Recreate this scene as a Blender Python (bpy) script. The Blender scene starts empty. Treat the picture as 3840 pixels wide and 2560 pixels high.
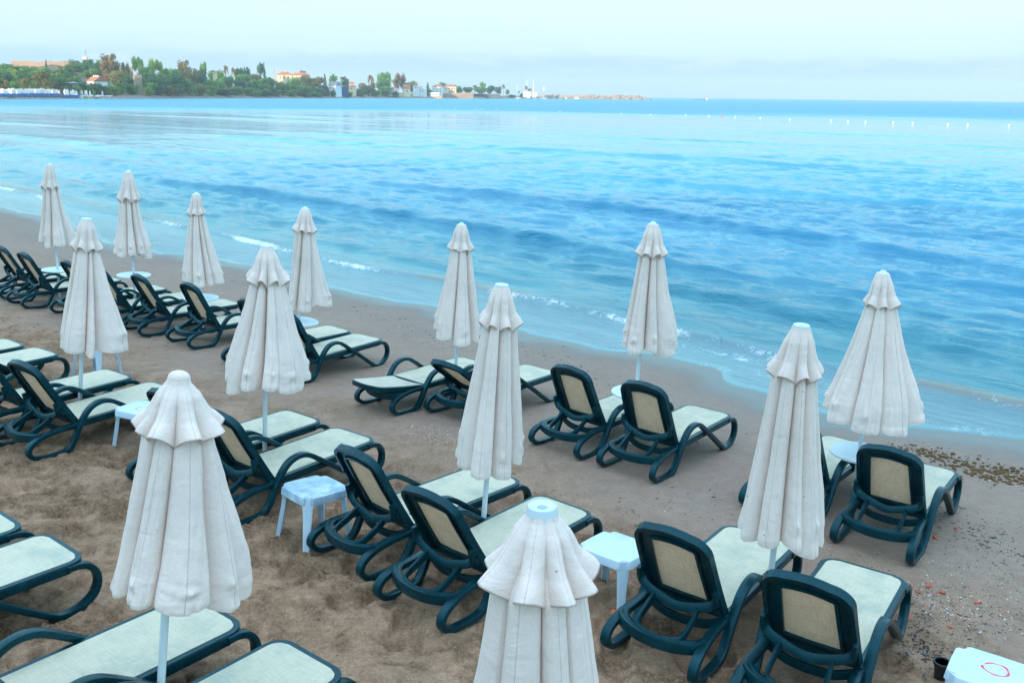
import bpy, bmesh, math, random
import numpy as np
from mathutils import Vector, Matrix
rnd = random.Random(7)
SC = bpy.context.scene
COL = SC.collection
R = math.radians

# ------------------------------------------------------------------ camera
F, CH, ROLL = 3450.9, 3.8096, R(0.6366)          # focal length in px of a 3840 wide frame, eye height, roll
PITCH = R(14.973)
SLOPE, SN = 0.06417, R(43.0)                       # beach slope and the direction of the sea
SEA = -0.30
cs, sn = math.cos(SN), math.sin(SN)

def ray(p):
    dx, dy = p[0]-1920, p[1]-1280
    x = dx*math.cos(ROLL)+dy*math.sin(ROLL); y = -dx*math.sin(ROLL)+dy*math.cos(ROLL)
    return np.array([x, F*math.cos(PITCH)-y*math.sin(PITCH), -(F*math.sin(PITCH)+y*math.cos(PITCH))])
CAMP = np.array([0, 0, CH])
def plane_z(x, y): return -SLOPE*((x*sn+y*cs)-8)
def on_sand(p, h=0.0):
    d = ray(p); n = np.array([SLOPE*sn, SLOPE*cs, 1.0])
    return d*((SLOPE*8-CH+h)/(n@d))+CAMP
def on_sea(p):
    d = ray(p); return d*((SEA-CH)/d[2])+CAMP
def at(p, Y): d = ray(p); return d*(Y/d[1])+CAMP
def sd_of(x, y): return x*cs-y*sn, x*sn+y*cs

cam = bpy.data.cameras.new('camera'); camo = bpy.data.objects.new('camera', cam); COL.objects.link(camo)
cam.sensor_width = 36; cam.lens = F/3840*36; cam.clip_end = 20000; cam.clip_start = 0.1
fw = Vector((0, math.cos(PITCH), -math.sin(PITCH))); up = Vector((0, math.sin(PITCH), math.cos(PITCH))); rt = Vector((1, 0, 0))
ex = rt*math.cos(ROLL)+up*math.sin(ROLL); eu = up*math.cos(ROLL)-rt*math.sin(ROLL)
M = Matrix((ex, eu, -fw)).transposed().to_4x4(); M.translation = (0, 0, CH); camo.matrix_world = M
SC.camera = camo

# ------------------------------------------------------------------ noise
def _hash(ix, iy, seed):
    h = (ix.astype(np.int64)*374761393 + iy.astype(np.int64)*668265263 + seed*1442695041) & 0xffffffff
    h = ((h ^ (h >> 13))*1274126177) & 0xffffffff
    return ((h ^ (h >> 16)) & 0xffff)/65535.0
def vnoise(x, y, seed=0):
    x = np.asarray(x, float); y = np.asarray(y, float)
    ix, iy = np.floor(x), np.floor(y); fx, fy = x-ix, y-iy
    fx = fx*fx*fx*(fx*(fx*6-15)+10); fy = fy*fy*fy*(fy*(fy*6-15)+10)
    a, b = _hash(ix, iy, seed), _hash(ix+1, iy, seed); c, d = _hash(ix, iy+1, seed), _hash(ix+1, iy+1, seed)
    return (a+(b-a)*fx)*(1-fy)+(c+(d-c)*fx)*fy
def fbm(x, y, seed=0, oct=4, gain=.5):
    t = 0; a = 1; n = 0
    for i in range(oct):
        t = t+a*(vnoise(x*2**i+17*i, y*2**i-9*i, seed+i)-.5); n += a; a *= gain
    return t/n*2
def sstep(a, b, x):
    t = np.clip((x-a)/(b-a), 0, 1); return t*t*(3-2*t)

# ------------------------------------------------------------------ node helpers
def new_mat(name):
    m = bpy.data.materials.new(name); m.use_nodes = True
    nt = m.node_tree; bs = nt.nodes['Principled BSDF']
    return m, nt, bs
def nd(nt, t, **kw):
    n = nt.nodes.new(t)
    for k, v in kw.items():
        if k.startswith('i_'): n.inputs[k[2:].replace('_', ' ')].default_value = v
        else: setattr(n, k, v)
    return n
def ramp(nt, fac, stops, interp='LINEAR'):
    n = nt.nodes.new('ShaderNodeValToRGB'); n.color_ramp.interpolation = interp
    el = n.color_ramp.elements
    while len(el) < len(stops): el.new(.5)
    for e, (p, c) in zip(el, stops): e.position = p; e.color = (*c, 1) if len(c) == 3 else c
    if fac is not None: nt.links.new(fac, n.inputs[0])
    return n.outputs[0]
def mixc(nt, fac, a, b, mode='MIX'):
    n = nt.nodes.new('ShaderNodeMix'); n.data_type = 'RGBA'; n.blend_type = mode
    for s, v in ((n.inputs[0], fac), (n.inputs[6], a), (n.inputs[7], b)):
        if isinstance(v, (int, float)): s.default_value = v
        elif isinstance(v, tuple): s.default_value = (*v, 1)
        else: nt.links.new(v, s)
    return n.outputs[2]
def mth(nt, op, a, b=0.0, clamp=False):
    n = nt.nodes.new('ShaderNodeMath'); n.operation = op; n.use_clamp = clamp
    for s, v in ((n.inputs[0], a), (n.inputs[1], b)):
        if isinstance(v, (int, float)): s.default_value = v
        else: nt.links.new(v, s)
    return n.outputs[0]
def noise(nt, scale, detail=4, rough=.55, vec=None, dist=0.0):
    n = nd(nt, 'ShaderNodeTexNoise'); n.inputs['Scale'].default_value = scale; n.inputs['Detail'].default_value = detail
    n.inputs['Roughness'].default_value = rough; n.inputs['Distortion'].default_value = dist
    if vec is not None: nt.links.new(vec, n.inputs['Vector'])
    return n.outputs['Fac']
def objco(nt): return nd(nt, 'ShaderNodeTexCoord').outputs['Object']
def geopos(nt): return nd(nt, 'ShaderNodeNewGeometry').outputs['Position']
def mapping(nt, vec, scale=(1, 1, 1), rot=(0, 0, 0)):
    n = nd(nt, 'ShaderNodeMapping'); n.inputs['Scale'].default_value = scale; n.inputs['Rotation'].default_value = rot
    nt.links.new(vec, n.inputs['Vector']); return n.outputs[0]
def bump(nt, bs, h, strength=.3, dist=.01, prev=None):
    b = nd(nt, 'ShaderNodeBump'); b.inputs['Strength'].default_value = strength; b.inputs['Distance'].default_value = dist
    nt.links.new(h, b.inputs['Height'])
    if prev is not None: nt.links.new(prev, b.inputs['Normal'])
    if bs is not None: nt.links.new(b.outputs[0], bs.inputs['Normal'])
    return b.outputs[0]
def attr(nt, name): return nd(nt, 'ShaderNodeAttribute', attribute_name=name).outputs['Fac']
def randi(nt): return nd(nt, 'ShaderNodeObjectInfo').outputs['Random']

def simple(name, col, rough=.6, var=.15, scale=6.0, bumps=0.0):
    m, nt, bs = new_mat(name)
    n = noise(nt, scale, 5)
    c = ramp(nt, n, [(.3, tuple(x*(1-var) for x in col)), (.7, tuple(min(1, x*(1+var)) for x in col))])
    nt.links.new(c, bs.inputs['Base Color']); bs.inputs['Roughness'].default_value = rough
    if bumps: bump(nt, bs, n, bumps, .05)
    return m

# ---- plastic of the loungers
def m_green():
    m, nt, bs = new_mat('dark_green_plastic'); co = geopos(nt)
    n = noise(nt, 9, 6, .65, co); f = noise(nt, 160, 3, .6, co)
    c = ramp(nt, n, [(.30, (.0006, .018, .025)), (.55, (.0009, .028, .039)), (.78, (.003, .052, .072))])
    dust = ramp(nt, noise(nt, 34, 6, .7, co), [(.60, (0, 0, 0)), (.74, (1, 1, 1))])
    dz = nd(nt, 'ShaderNodeMapRange'); dz.inputs[1].default_value = .20; dz.inputs[2].default_value = .0
    oc = nd(nt, 'ShaderNodeSeparateXYZ'); nt.links.new(objco(nt), oc.inputs[0]); nt.links.new(oc.outputs[2], dz.inputs[0])
    dd = mth(nt, 'MULTIPLY', dust, mth(nt, 'ADD', mth(nt, 'MULTIPLY', dz.outputs[0], .55), .05), True)
    nt.links.new(mixc(nt, dd, c, (.20, .15, .11)), bs.inputs['Base Color'])
    nt.links.new(ramp(nt, f, [(.3, (.24,)*3), (.7, (.40,)*3)]), bs.inputs['Roughness']); bs.inputs['Specular IOR Level'].default_value = .42; bs.inputs['Specular Tint'].default_value = (.35, .8, 1, 1)
    bump(nt, bs, f, .05, .003)
    return m
GREEN = m_green()
def m_weave(name, c1, c2, stain, stain_amt=.5, trans=0.0):
    m, nt, bs = new_mat(name); co = objco(nt)
    a = noise(nt, 34, 3, .6, mapping(nt, co, (6, .25, .25))); b = noise(nt, 34, 3, .6, mapping(nt, co, (.25, 6, 6)))
    w = mth(nt, 'MULTIPLY', mth(nt, 'ADD', a, b), .5)
    c = ramp(nt, w, [(.40, c1), (.60, c2)])
    ob = nd(nt, 'ShaderNodeObjectInfo'); add = nd(nt, 'ShaderNodeVectorMath', operation='ADD')
    nt.links.new(co, add.inputs[0]); nt.links.new(ob.outputs['Location'], add.inputs[1])
    s = ramp(nt, noise(nt, 3.6, 7, .68, add.outputs[0]), [(.47, (0, 0, 0)), (.68, (stain_amt,)*3)])
    nt.links.new(mixc(nt, s, c, stain), bs.inputs['Base Color'])
    bs.inputs['Roughness'].default_value = .75; bs.inputs['Specular IOR Level'].default_value = .25
    bump(nt, bs, w, .25, .004)
    if trans:
        tr = nd(nt, 'ShaderNodeBsdfTranslucent'); nt.links.new(c, tr.inputs[0]); ms = nd(nt, 'ShaderNodeMixShader'); ms.inputs[0].default_value = trans
        nt.links.new(bs.outputs[0], ms.inputs[1]); nt.links.new(tr.outputs[0], ms.inputs[2]); nt.links.new(ms.outputs[0], nt.nodes['Material Output'].inputs[0])
    return m
SEATF = m_weave('cream_sling_fabric', (.45, .455, .365), (.59, .565, .45), (.27, .35, .31), .6)
BACKF = m_weave('backlight_tinted_sling', (.78, .54, .39), (1.0, .80, .63), (.56, .39, .28), .45, .5)  # same cream sling; light passing through it is put into a tan base
SEATB = m_weave('cream_back_fabric', (.62, .62, .52), (.80, .79, .68), (.36, .42, .38), .4, .32)
def m_canvas():
    m, nt, bs = new_mat('linen_canvas'); co = objco(nt)
    uv = nd(nt, 'ShaderNodeUVMap').outputs[0]
    a = noise(nt, 30, 3, .6, mapping(nt, co, (8, 8, 1))); b = noise(nt, 30, 3, .6, mapping(nt, co, (1, 1, 12)))
    w = mth(nt, 'MULTIPLY', mth(nt, 'ADD', a, b), .5)
    c = ramp(nt, w, [(.34, (.84, .71, .66)), (.64, (.98, .84, .785))])
    big = ramp(nt, noise(nt, 2.3, 6, .65, co), [(.42, (0, 0, 0)), (.75, (.5,)*3)])
    c = mixc(nt, big, c, (.64, .61, .57))
    sp = nd(nt, 'ShaderNodeSeparateXYZ'); nt.links.new(uv, sp.inputs[0])
    fr = mth(nt, 'ABSOLUTE', mth(nt, 'SUBTRACT', mth(nt, 'FRACT', sp.outputs[0]), .5))
    seam = mth(nt, 'LESS_THAN', fr, .011)
    c = mixc(nt, mth(nt, 'MULTIPLY', seam, .35), c, (.26, .22, .19))
    spot = ramp(nt, noise(nt, 26, 2, .5, co), [(.0, (0, 0, 0)), (.765, (0, 0, 0)), (.775, (.7,)*3)])
    c = mixc(nt, spot, c, (.20, .12, .08))
    nt.links.new(c, bs.inputs['Base Color'])
    bs.inputs['Roughness'].default_value = .9; bs.inputs['Specular IOR Level'].default_value = .1
    wr = noise(nt, 5, 5, .6, mapping(nt, co, (1, 1, 2.2)), .6)
    b1 = bump(nt, None, w, .35, .004); bump(nt, bs, wr, .35, .03, b1)
    tr = nd(nt, 'ShaderNodeBsdfTranslucent'); nt.links.new(c, tr.inputs[0])
    ms = nd(nt, 'ShaderNodeMixShader'); ms.inputs[0].default_value = .16
    nt.links.new(bs.outputs[0], ms.inputs[1]); nt.links.new(tr.outputs[0], ms.inputs[2])
    nt.links.new(ms.outputs[0], nt.nodes['Material Output'].inputs[0])
    return m
CANVAS = m_canvas()
def m_white(name, col, stain, amt, scale=7):
    m, nt, bs = new_mat(name); co = objco(nt)
    s = ramp(nt, noise(nt, scale, 7, .68, co, .4), [((.42 if amt < .6 else .34), (0, 0, 0)), ((.66 if amt < .6 else .58), (amt,)*3)])
    sp = ramp(nt, noise(nt, 40, 2, .5, co), [(.72, (0, 0, 0)), (.76, (.5,)*3)])
    c = mixc(nt, s, col, stain); c = mixc(nt, sp, c, (.22, .25, .28))
    nt.links.new(c, bs.inputs['Base Color']); bs.inputs['Roughness'].default_value = .38
    return m
WHITE = m_white('white_table_plastic', (.53, .68, .80), (.34, .50, .66), .4)
WHITED = m_white('stained_table_plastic', (.53, .68, .80), (.20, .34, .46), .95, 5)
WHITEL = m_white('white_plastic', (.60, .73, .80), (.5, .63, .74), .35)
POLE = m_white('white_pole_paint', (.64, .74, .79), (.50, .60, .66), .4)
PINK = simple('pink_paint', (.75, .05, .16), .5)
INK = simple('black_ink', (.02, .03, .05), .5)
GREYINK = simple('grey_ink', (.30, .38, .45), .5)
POT = simple('black_pot_plastic', (.008, .012, .016), .35)

# ------------------------------------------------------------------ mesh helpers
class MB:
    def __init__(s): s.v = []; s.f = []; s.mi = []
    def add(s, v, f, mi=0):
        o = len(s.v); s.v += [tuple(map(float, p)) for p in v]; s.f += [tuple(i+o for i in q) for q in f]; s.mi += [mi]*len(f)
    def box(s, c, size, rz=0, mi=0):
        hx, hy, hz = size[0]/2, size[1]/2, size[2]/2; a, b = math.cos(rz), math.sin(rz)
        v = [(c[0]+x*hx*a-y*hy*b, c[1]+x*hx*b+y*hy*a, c[2]+z*hz) for x in (-1, 1) for y in (-1, 1) for z in (-1, 1)]
        s.add(v, [(0, 1, 3, 2), (4, 6, 7, 5), (0, 4, 5, 1), (2, 3, 7, 6), (0, 2, 6, 4), (1, 5, 7, 3)], mi)
    def tube(s, p0, p1, r0, r1, n=10, mi=0):
        p0, p1 = Vector(p0), Vector(p1); t = (p1-p0).normalized(); a = t.orthogonal().normalized(); b = t.cross(a)
        v = [p+(a*math.cos(k*2*math.pi/n)+b*math.sin(k*2*math.pi/n))*r for p, r in ((p0, r0), (p1, r1)) for k in range(n)]
        s.add(v, [(k, (k+1) % n, n+(k+1) % n, n+k) for k in range(n)]+[tuple(range(n))[::-1], tuple(range(n, 2*n))], mi)
    def lathe(s, prof, n=24, c=(0, 0, 0), mi=0, sx=1.0, sy=1.0):
        v = []; f = []
        for r, z in prof:
            for k in range(n): v.append((c[0]+r*math.cos(2*math.pi*k/n)*sx, c[1]+r*math.sin(2*math.pi*k/n)*sy, c[2]+z))
        for i in range(len(prof)-1):
            for k in range(n): f.append((i*n+k, i*n+(k+1) % n, (i+1)*n+(k+1) % n, (i+1)*n+k))
        f.append(tuple(range(n))[::-1]); f.append(tuple(range((len(prof)-1)*n, len(prof)*n)))
        s.add(v, f, mi)
    def sweep(s, pts, w, t, side=None, closed_caps=True, mi=0, taper=None):
        """rounded rectangular bar along pts; side = the direction of its width w (constant or per point)"""
        P = [Vector(p) for p in pts]; n = len(P); c = .20
        prof = []
        for sx, sy in ((1, 1), (-1, 1), (-1, -1), (1, -1)):
            r = min(w, t)*c
            A = (sx*w/2, sy*(t/2-r)); B = (sx*(w/2-r), sy*t/2); Mi = (sx*(w/2-r*.29), sy*(t/2-r*.29))
            prof += [A, Mi, B] if sx*sy > 0 else [B, Mi, A]
        k = len(prof); v = []; f = []
        for i, p in enumerate(P):
            tg = (P[min(i+1, n-1)]-P[max(i-1, 0)]).normalized()
            S = Vector(side[i] if isinstance(side, list) else side) if side is not None else tg.orthogonal()
            S = (S-tg*S.dot(tg)).normalized(); N = S.cross(tg)
            q = 1 if taper is None else taper[i]
            for a, b in prof: v.append(p+S*a*q+N*b*q)
        for i in range(n-1):
            for j in range(k): f.append((i*k+j, i*k+(j+1) % k, (i+1)*k+(j+1) % k, (i+1)*k+j))
        if closed_caps: f.append(tuple(range(k))[::-1]); f.append(tuple(range((n-1)*k, n*k)))
        s.add(v, f, mi)
    def ring(s, outer, inner, top, bot, mi=0):
        """frame between two closed outlines (equal counts); top/bot(p) give 3D points"""
        n = len(outer); v = [top(p) for p in outer]+[top(p) for p in inner]+[bot(p) for p in inner]+[bot(p) for p in outer]
        f = []
        for a in range(4):
            b = (a+1) % 4
            for k in range(n): f.append((a*n+k, a*n+(k+1) % n, b*n+(k+1) % n, b*n+k))
        s.add(v, f, mi)
    def mesh(s, name, mats, smooth=True, angle=40):
        me = bpy.data.meshes.new(name); me.from_pydata(s.v, [], s.f); me.update()
        for m in (mats if isinstance(mats, (list, tuple)) else [mats]): me.materials.append(m)
        me.polygons.foreach_set('material_index', s.mi)
        bm = bmesh.new(); bm.from_mesh(me); bmesh.ops.recalc_face_normals(bm, faces=bm.faces); bm.to_mesh(me); bm.free()
        if smooth:
            me.polygons.foreach_set('use_smooth', [True]*len(me.polygons)); me.set_sharp_from_angle(angle=R(angle))
        me.update(); return me
    def obj(s, name, mats, parent=None, smooth=True, angle=40):
        return link(name, s.mesh(name, mats, smooth, angle), parent)
def link(name, me, parent=None):
    o = bpy.data.objects.new(name, me); COL.objects.link(o)
    if parent is not None: o.parent = parent
    return o
def tag(o, label=None, cat=None, group=None, kind=None):
    if label: o['label'] = label
    if cat: o['category'] = cat
    if group: o['group'] = group
    if kind: o['kind'] = kind
    return o
def empty(name, loc=(0, 0, 0)):
    o = bpy.data.objects.new(name, None); o.empty_display_size = .2; COL.objects.link(o); o.location = loc; return o
def copy_tree(o, parent=None):
    c = o.copy(); COL.objects.link(c)
    if parent is not None: c.parent = parent
    for ch in list(o.children): copy_tree(ch, c)
    return c
def spline(pts, n=6):
    P = [np.array(p, float) for p in pts]; P = [2*P[0]-P[1]]+P+[2*P[-1]-P[-2]]; out = []
    for i in range(1, len(P)-2):
        for k in range(n):
            t = k/n; a, b, c, d = P[i-1:i+3]
            out.append(tuple(.5*((2*b)+(c-a)*t+(2*a-5*b+4*c-d)*t*t+(3*b-a-3*c+d)*t**3)))
    out.append(tuple(P[-2])); return out
def np_mesh(name, V, quads, mat, smooth=True, attrs=None):
    me = bpy.data.meshes.new(name); nv, nf = len(V), len(quads)
    me.vertices.add(nv); me.vertices.foreach_set('co', np.ascontiguousarray(V, dtype=np.float32).ravel())
    me.loops.add(nf*4); me.loops.foreach_set('vertex_index', np.ascontiguousarray(quads, dtype=np.int32).ravel())
    me.polygons.add(nf); me.polygons.foreach_set('loop_start', np.arange(0, nf*4, 4, dtype=np.int32))
    me.polygons.foreach_set('use_smooth', [smooth]*nf)
    me.update(calc_edges=True); me.validate()
    for k, a in (attrs or {}).items():
        at_ = me.attributes.new(k, 'FLOAT', 'POINT'); at_.data.foreach_set('value', np.ascontiguousarray(a, dtype=np.float32).ravel())
    for m_ in (mat if isinstance(mat, list) else [mat]): me.materials.append(m_)
    return me
def grid_quads(nr, nc, wrap=False):
    i = np.arange(nr-1)[:, None]; j = np.arange(nc if wrap else nc-1)[None, :]; j2 = (j+1) % nc
    return np.stack([i*nc+j, i*nc+j2, (i+1)*nc+j2, (i+1)*nc+j], -1).reshape(-1, 4)

# ------------------------------------------------------------------ world and sun
SUN_EL, SUN_AZ = R(9), R(218)         # azimuth clockwise from +Y
w = bpy.data.worlds.new('World'); SC.world = w; w.use_nodes = True; nt = w.node_tree
bg = nt.nodes['Background']; bg.inputs[1].default_value = .1
sky = nd(nt, 'ShaderNodeTexSky', sky_type='NISHITA'); sky.sun_disc = False; sky.sun_elevation = SUN_EL; sky.sun_rotation = SUN_AZ
tc = nd(nt, 'ShaderNodeTexCoord').outputs['Generated']; sx = nd(nt, 'ShaderNodeSeparateXYZ'); nt.links.new(tc, sx.inputs[0])
cn = noise(nt, 9, 7, .62, mapping(nt, tc, (1, 1, 5)), .2)
zz = mth(nt, 'ADD', sx.outputs[2], mth(nt, 'MULTIPLY', mth(nt, 'SUBTRACT', cn, .5), -.026))
air = ramp(nt, zz, [(0, (.195, .335, .49)), (.022, (.19, .33, .49)), (.033, (.22, .365, .515)), (.042, (.335, .47, .55)), (.058, (.375, .495, .555)), (.09, (.425, .53, .57)), (.13, (.45, .86, .92)), (.20, (.34, .86, .97)), (.30, (.28, .73, .93)), (.45, (.47, .81, 1.05)), (1, (.92, 1.12, 1.35))])
cn2 = noise(nt, 14, 5, .6, mapping(nt, tc, (1, 1, 7)), .2)
band2 = ramp(nt, sx.outputs[2], [(.012, (0,)*3), (.032, (.5,)*3), (.052, (.0,)*3)])
air = mixc(nt, mth(nt, 'MULTIPLY', ramp(nt, cn2, [(.52, (0, 0, 0)), (.66, (1, 1, 1))]), band2), air, (.40, .475, .55))
v10 = nd(nt, 'ShaderNodeVectorMath', operation='SCALE'); v10.inputs[3].default_value = 10.0; nt.links.new(air, v10.inputs[0])
nt.links.new(mixc(nt, .90, sky.outputs[0], v10.outputs[0]), bg.inputs[0])
sun = bpy.data.lights.new('sun', 'SUN'); suno = bpy.data.objects.new('sun', sun); COL.objects.link(suno)
sun.energy = 4.0; sun.angle = R(.5); sun.color = (1.0, .72, .46)
sv = Vector((math.sin(SUN_AZ)*math.cos(SUN_EL), math.cos(SUN_AZ)*math.cos(SUN_EL), math.sin(SUN_EL)))
suno.rotation_euler = sv.to_track_quat('Z', 'Y').to_euler(); suno.location = (0, 0, 60)
SC.view_settings.view_transform = 'Standard'; SC.view_settings.look = 'None'; SC.view_settings.exposure = 1.0; SC.view_settings.gamma = 1
SC.cycles.max_bounces = 6; SC.cycles.transparent_max_bounces = 8

# ------------------------------------------------------------------ shoreline
EDGE = [(-90, 11.5), (-60, 11.3), (-48, 11.7), (-35, 11.3), (-31, 11.65), (-27.5, 10.9), (-24.7, 10.5), (-22.4, 10.85), (-20.5, 11.55), (-18.4, 11.75), (-15.9, 11.3), (-13, 11.8), (-10.4, 11.45),
        (-8.8, 11.8), (-7.67, 12.15), (-6.9, 12.0), (-6.2, 11.5), (-5.3, 11.25), (-4.7, 11.07), (-3.77, 11.55), (-2.65, 12.15), (0, 12.0), (4, 11.6), (9, 11.9), (30, 11.5), (400, 11.5)]
ES, ED = np.array([e[0] for e in EDGE]), np.array([e[1] for e in EDGE])
def edge_d(s):
    base = np.interp(s, ES, ED)
    return base+.07*np.sin(s*2.3+.6)+.05*np.sin(s*5.1)+.10*fbm(s*1.7, s*0+3, 5, 3)

# ------------------------------------------------------------------ poses of the furniture
POSE = dict(F1=(-9.053, 16.726, .715, .98), F2=(-8.301, 16.03, .718, 1.004), F3=(-7.22, 15.39, .725, .984), F4=(-6.447, 14.823, .712, .98), F5=(-5.634, 14.395, .754, .973),
    F6=(-4.652, 13.745, .739, 1.018), F7=(-3.466, 12.642, .731, 1.032), F8=(-2.843, 12.099, .62, .98), F9=(-1.312, 10.996, .702, .06), F10=(-.431, 10.776, .712, .571),
    F11=(.826, 9.759, .735, 1.019), F12=(1.515, 9.175, .683, 1.053), F13=(2.8, 8.275, .716, .98), F14=(3.4, 7.56, .647, .977),
    S1=(-7.306, 10.649, .672, .98), S2=(-6.636, 10.232, .613, .98), S3=(-5.364, 9.36, .614, .98), S4=(-4.612, 8.893, .578, .97), S5=(-2.941, 8.123, .652, .98), S6=(-2.3, 7.605, .631, .986),
    S7=(-.971, 6.795, .757, .987), S8=(-.35, 6.101, .697, .943), S9=(1.222, 5.633, .646, .983), S10=(1.914, 5.086, .597, .952),
    R1=(-4.543, 5.282, .672, .98), R2=(-3.913, 4.859, .679, .98), R3=(-2.603, 4.082, .672, .98), R4=(-1.901, 3.614, .661, .98))
TABLES = [  # name, centre, yaw of a corner, material, extras, label
    ((-5.42, 11.50), math.atan2(.317, .57), 'sticker', 'white plastic side table half hidden behind the left closed umbrella of the middle row'),
    ((-3.78, 8.88), math.atan2(.12, .28), 'ring', 'white plastic side table with a pink circle drawn on its top'),
    ((-1.63, 6.985), math.atan2(.0, 1.0), 'dirty', 'white plastic side table with blue grey dirt stains over its top'),
    ((.765, 6.13), math.atan2(.06, .6), 'plain', 'clean white plastic side table beside an orange shard of tile'),
    ((2.80, 4.68), math.atan2(-.58-.825, .81-.565), 'ring2', 'white plastic side table beside the black pot, cut by the frame corner')]
normal = Vector((SLOPE*sn, SLOPE*cs, 1)).normalized()
def sand_frame(x, y, h):
    f = Vector((math.sin(h), math.cos(h), 0)); r = f.cross(normal).normalized(); f = normal.cross(r)
    Mx = Matrix((r, f, normal)).transposed().to_4x4(); Mx.translation = (x, y, plane_z(x, y)); return Mx

# ------------------------------------------------------------------ sand
def m_sand():
    m, nt, bs = new_mat('beach_sand_grains'); co = geopos(nt)
    wet, churn = attr(nt, 'wet'), attr(nt, 'churn')
    n1 = noise(nt, .8, 6, .6, co); n2 = noise(nt, 7, 6, .65, co); n3 = noise(nt, 260, 2, .7, co); n4 = noise(nt, 46, 4, .75, co)
    dry = ramp(nt, n2, [(.3, (0.268, 0.169, 0.106)), (.7, (0.375, 0.247, 0.162))])
    smooth = ramp(nt, n2, [(.3, (0.238, 0.180, 0.145)), (.7, (0.296, 0.229, 0.188))])
    c = mixc(nt, churn, smooth, dry)
    c = mixc(nt, ramp(nt, n1, [(.42, (0, 0, 0)), (.66, (.45,)*3)]), c, (0.218, 0.157, 0.119))
    c = mixc(nt, attr(nt, 'crumb'), c, ramp(nt, n4, [(.38, (0.102, 0.061, 0.035)), (.62, (0.276, 0.177, 0.108))]))  # brown crumbly sand; the relief shade of its pits is put into the colour
    g = ramp(nt, n3, [(.33, (.50,)*3), (.50, (1.0,)*3), (.68, (1.45,)*3)])
    c = mixc(nt, .75, c, g, 'MULTIPLY')
    g2 = ramp(nt, noise(nt, 30, 6, .8, co), [(.36, (.66,)*3), (.50, (1.0,)*3), (.64, (1.30,)*3)])
    c = mixc(nt, mth(nt, 'ADD', .25, mth(nt, 'MULTIPLY', churn, .6)), c, g2, 'MULTIPLY')
    speck = ramp(nt, noise(nt, 70, 2, .6, co), [(.70, (0, 0, 0)), (.735, (.75,)*3)])
    c = mixc(nt, speck, c, (.07, .055, .05))
    sp2 = ramp(nt, noise(nt, 95, 1, .5, mapping(nt, co, (1, 1, 1), (0, 0, 1))), [(.745, (0, 0, 0)), (.77, (.8,)*3)])
    c = mixc(nt, sp2, c, (.55, .50, .46))
    c = mixc(nt, wet, c, (0.128, 0.120, 0.120))
    nt.links.new(c, bs.inputs['Base Color'])
    rg = nd(nt, 'ShaderNodeMapRange'); rg.inputs[3].default_value = .92; rg.inputs[4].default_value = .30; nt.links.new(wet, rg.inputs[0])
    nt.links.new(rg.outputs[0], bs.inputs['Roughness'])
    bs.inputs['Specular IOR Level'].default_value = .3
    h = mth(nt, 'ADD', mth(nt, 'MULTIPLY', n4, 1.0), mth(nt, 'MULTIPLY', n3, .5))
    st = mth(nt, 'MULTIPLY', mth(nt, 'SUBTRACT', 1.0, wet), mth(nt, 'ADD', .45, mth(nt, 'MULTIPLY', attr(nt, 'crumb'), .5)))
    b = nd(nt, 'ShaderNodeBump'); b.inputs['Distance'].default_value = .012; nt.links.new(st, b.inputs['Strength']); nt.links.new(h, b.inputs['Height'])
    nt.links.new(b.outputs[0], bs.inputs['Normal'])
    return m
az = np.concatenate([np.linspace(R(-180), R(-46), 40), np.linspace(R(-45), R(-33), 60), np.linspace(R(-32.9), R(32.9), 760), np.linspace(R(33), R(50), 60), np.linspace(R(51), R(180), 40)[:-1]])
rr = np.concatenate([np.linspace(.3, 2.2, 12)[:-1], np.geomspace(2.2, 24, 820), np.geomspace(24.3, 60, 60), np.geomspace(64, 420, 22)])
AZ, RR = np.meshgrid(az, rr)
X, Y = RR*np.sin(AZ), RR*np.cos(AZ); S, D = sd_of(X, Y)
ed = edge_d(S)
Z = plane_z(X, Y); Z = np.where(D < -4, plane_z(0, 0)*0+SLOPE*12, Z); Z = np.maximum(Z, -4.0)
fromedge = ed-D
fine = sstep(46, 30, RR)
churn = np.clip(sstep(8.0, 4.6, D+1.4*fbm(X*.55, Y*.55, 21, 3)-.10*np.minimum(0, S+6)), 0, 1)
lump = fbm(X*2.6, Y*2.6, 31, 3)
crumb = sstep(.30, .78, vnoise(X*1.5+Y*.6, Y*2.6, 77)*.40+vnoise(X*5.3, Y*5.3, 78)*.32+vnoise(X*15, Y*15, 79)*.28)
foot = vnoise(X*4.2, Y*4.2, 41); foot = sstep(.55, .80, foot)
Z = Z+fine*(churn*(.050*lump-.060*foot+.045*fbm(X*9, Y*9, 51, 3)*(.3+crumb)+.030*np.abs(fbm(X*22, Y*22, 61, 3))*crumb)
            + (1-churn)*sstep(.1, 1.6, fromedge)*(.008*fbm(X*1.3, Y*1.3, 71, 3)+.0028*fbm(X*14, Y*14, 81, 2)))
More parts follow.
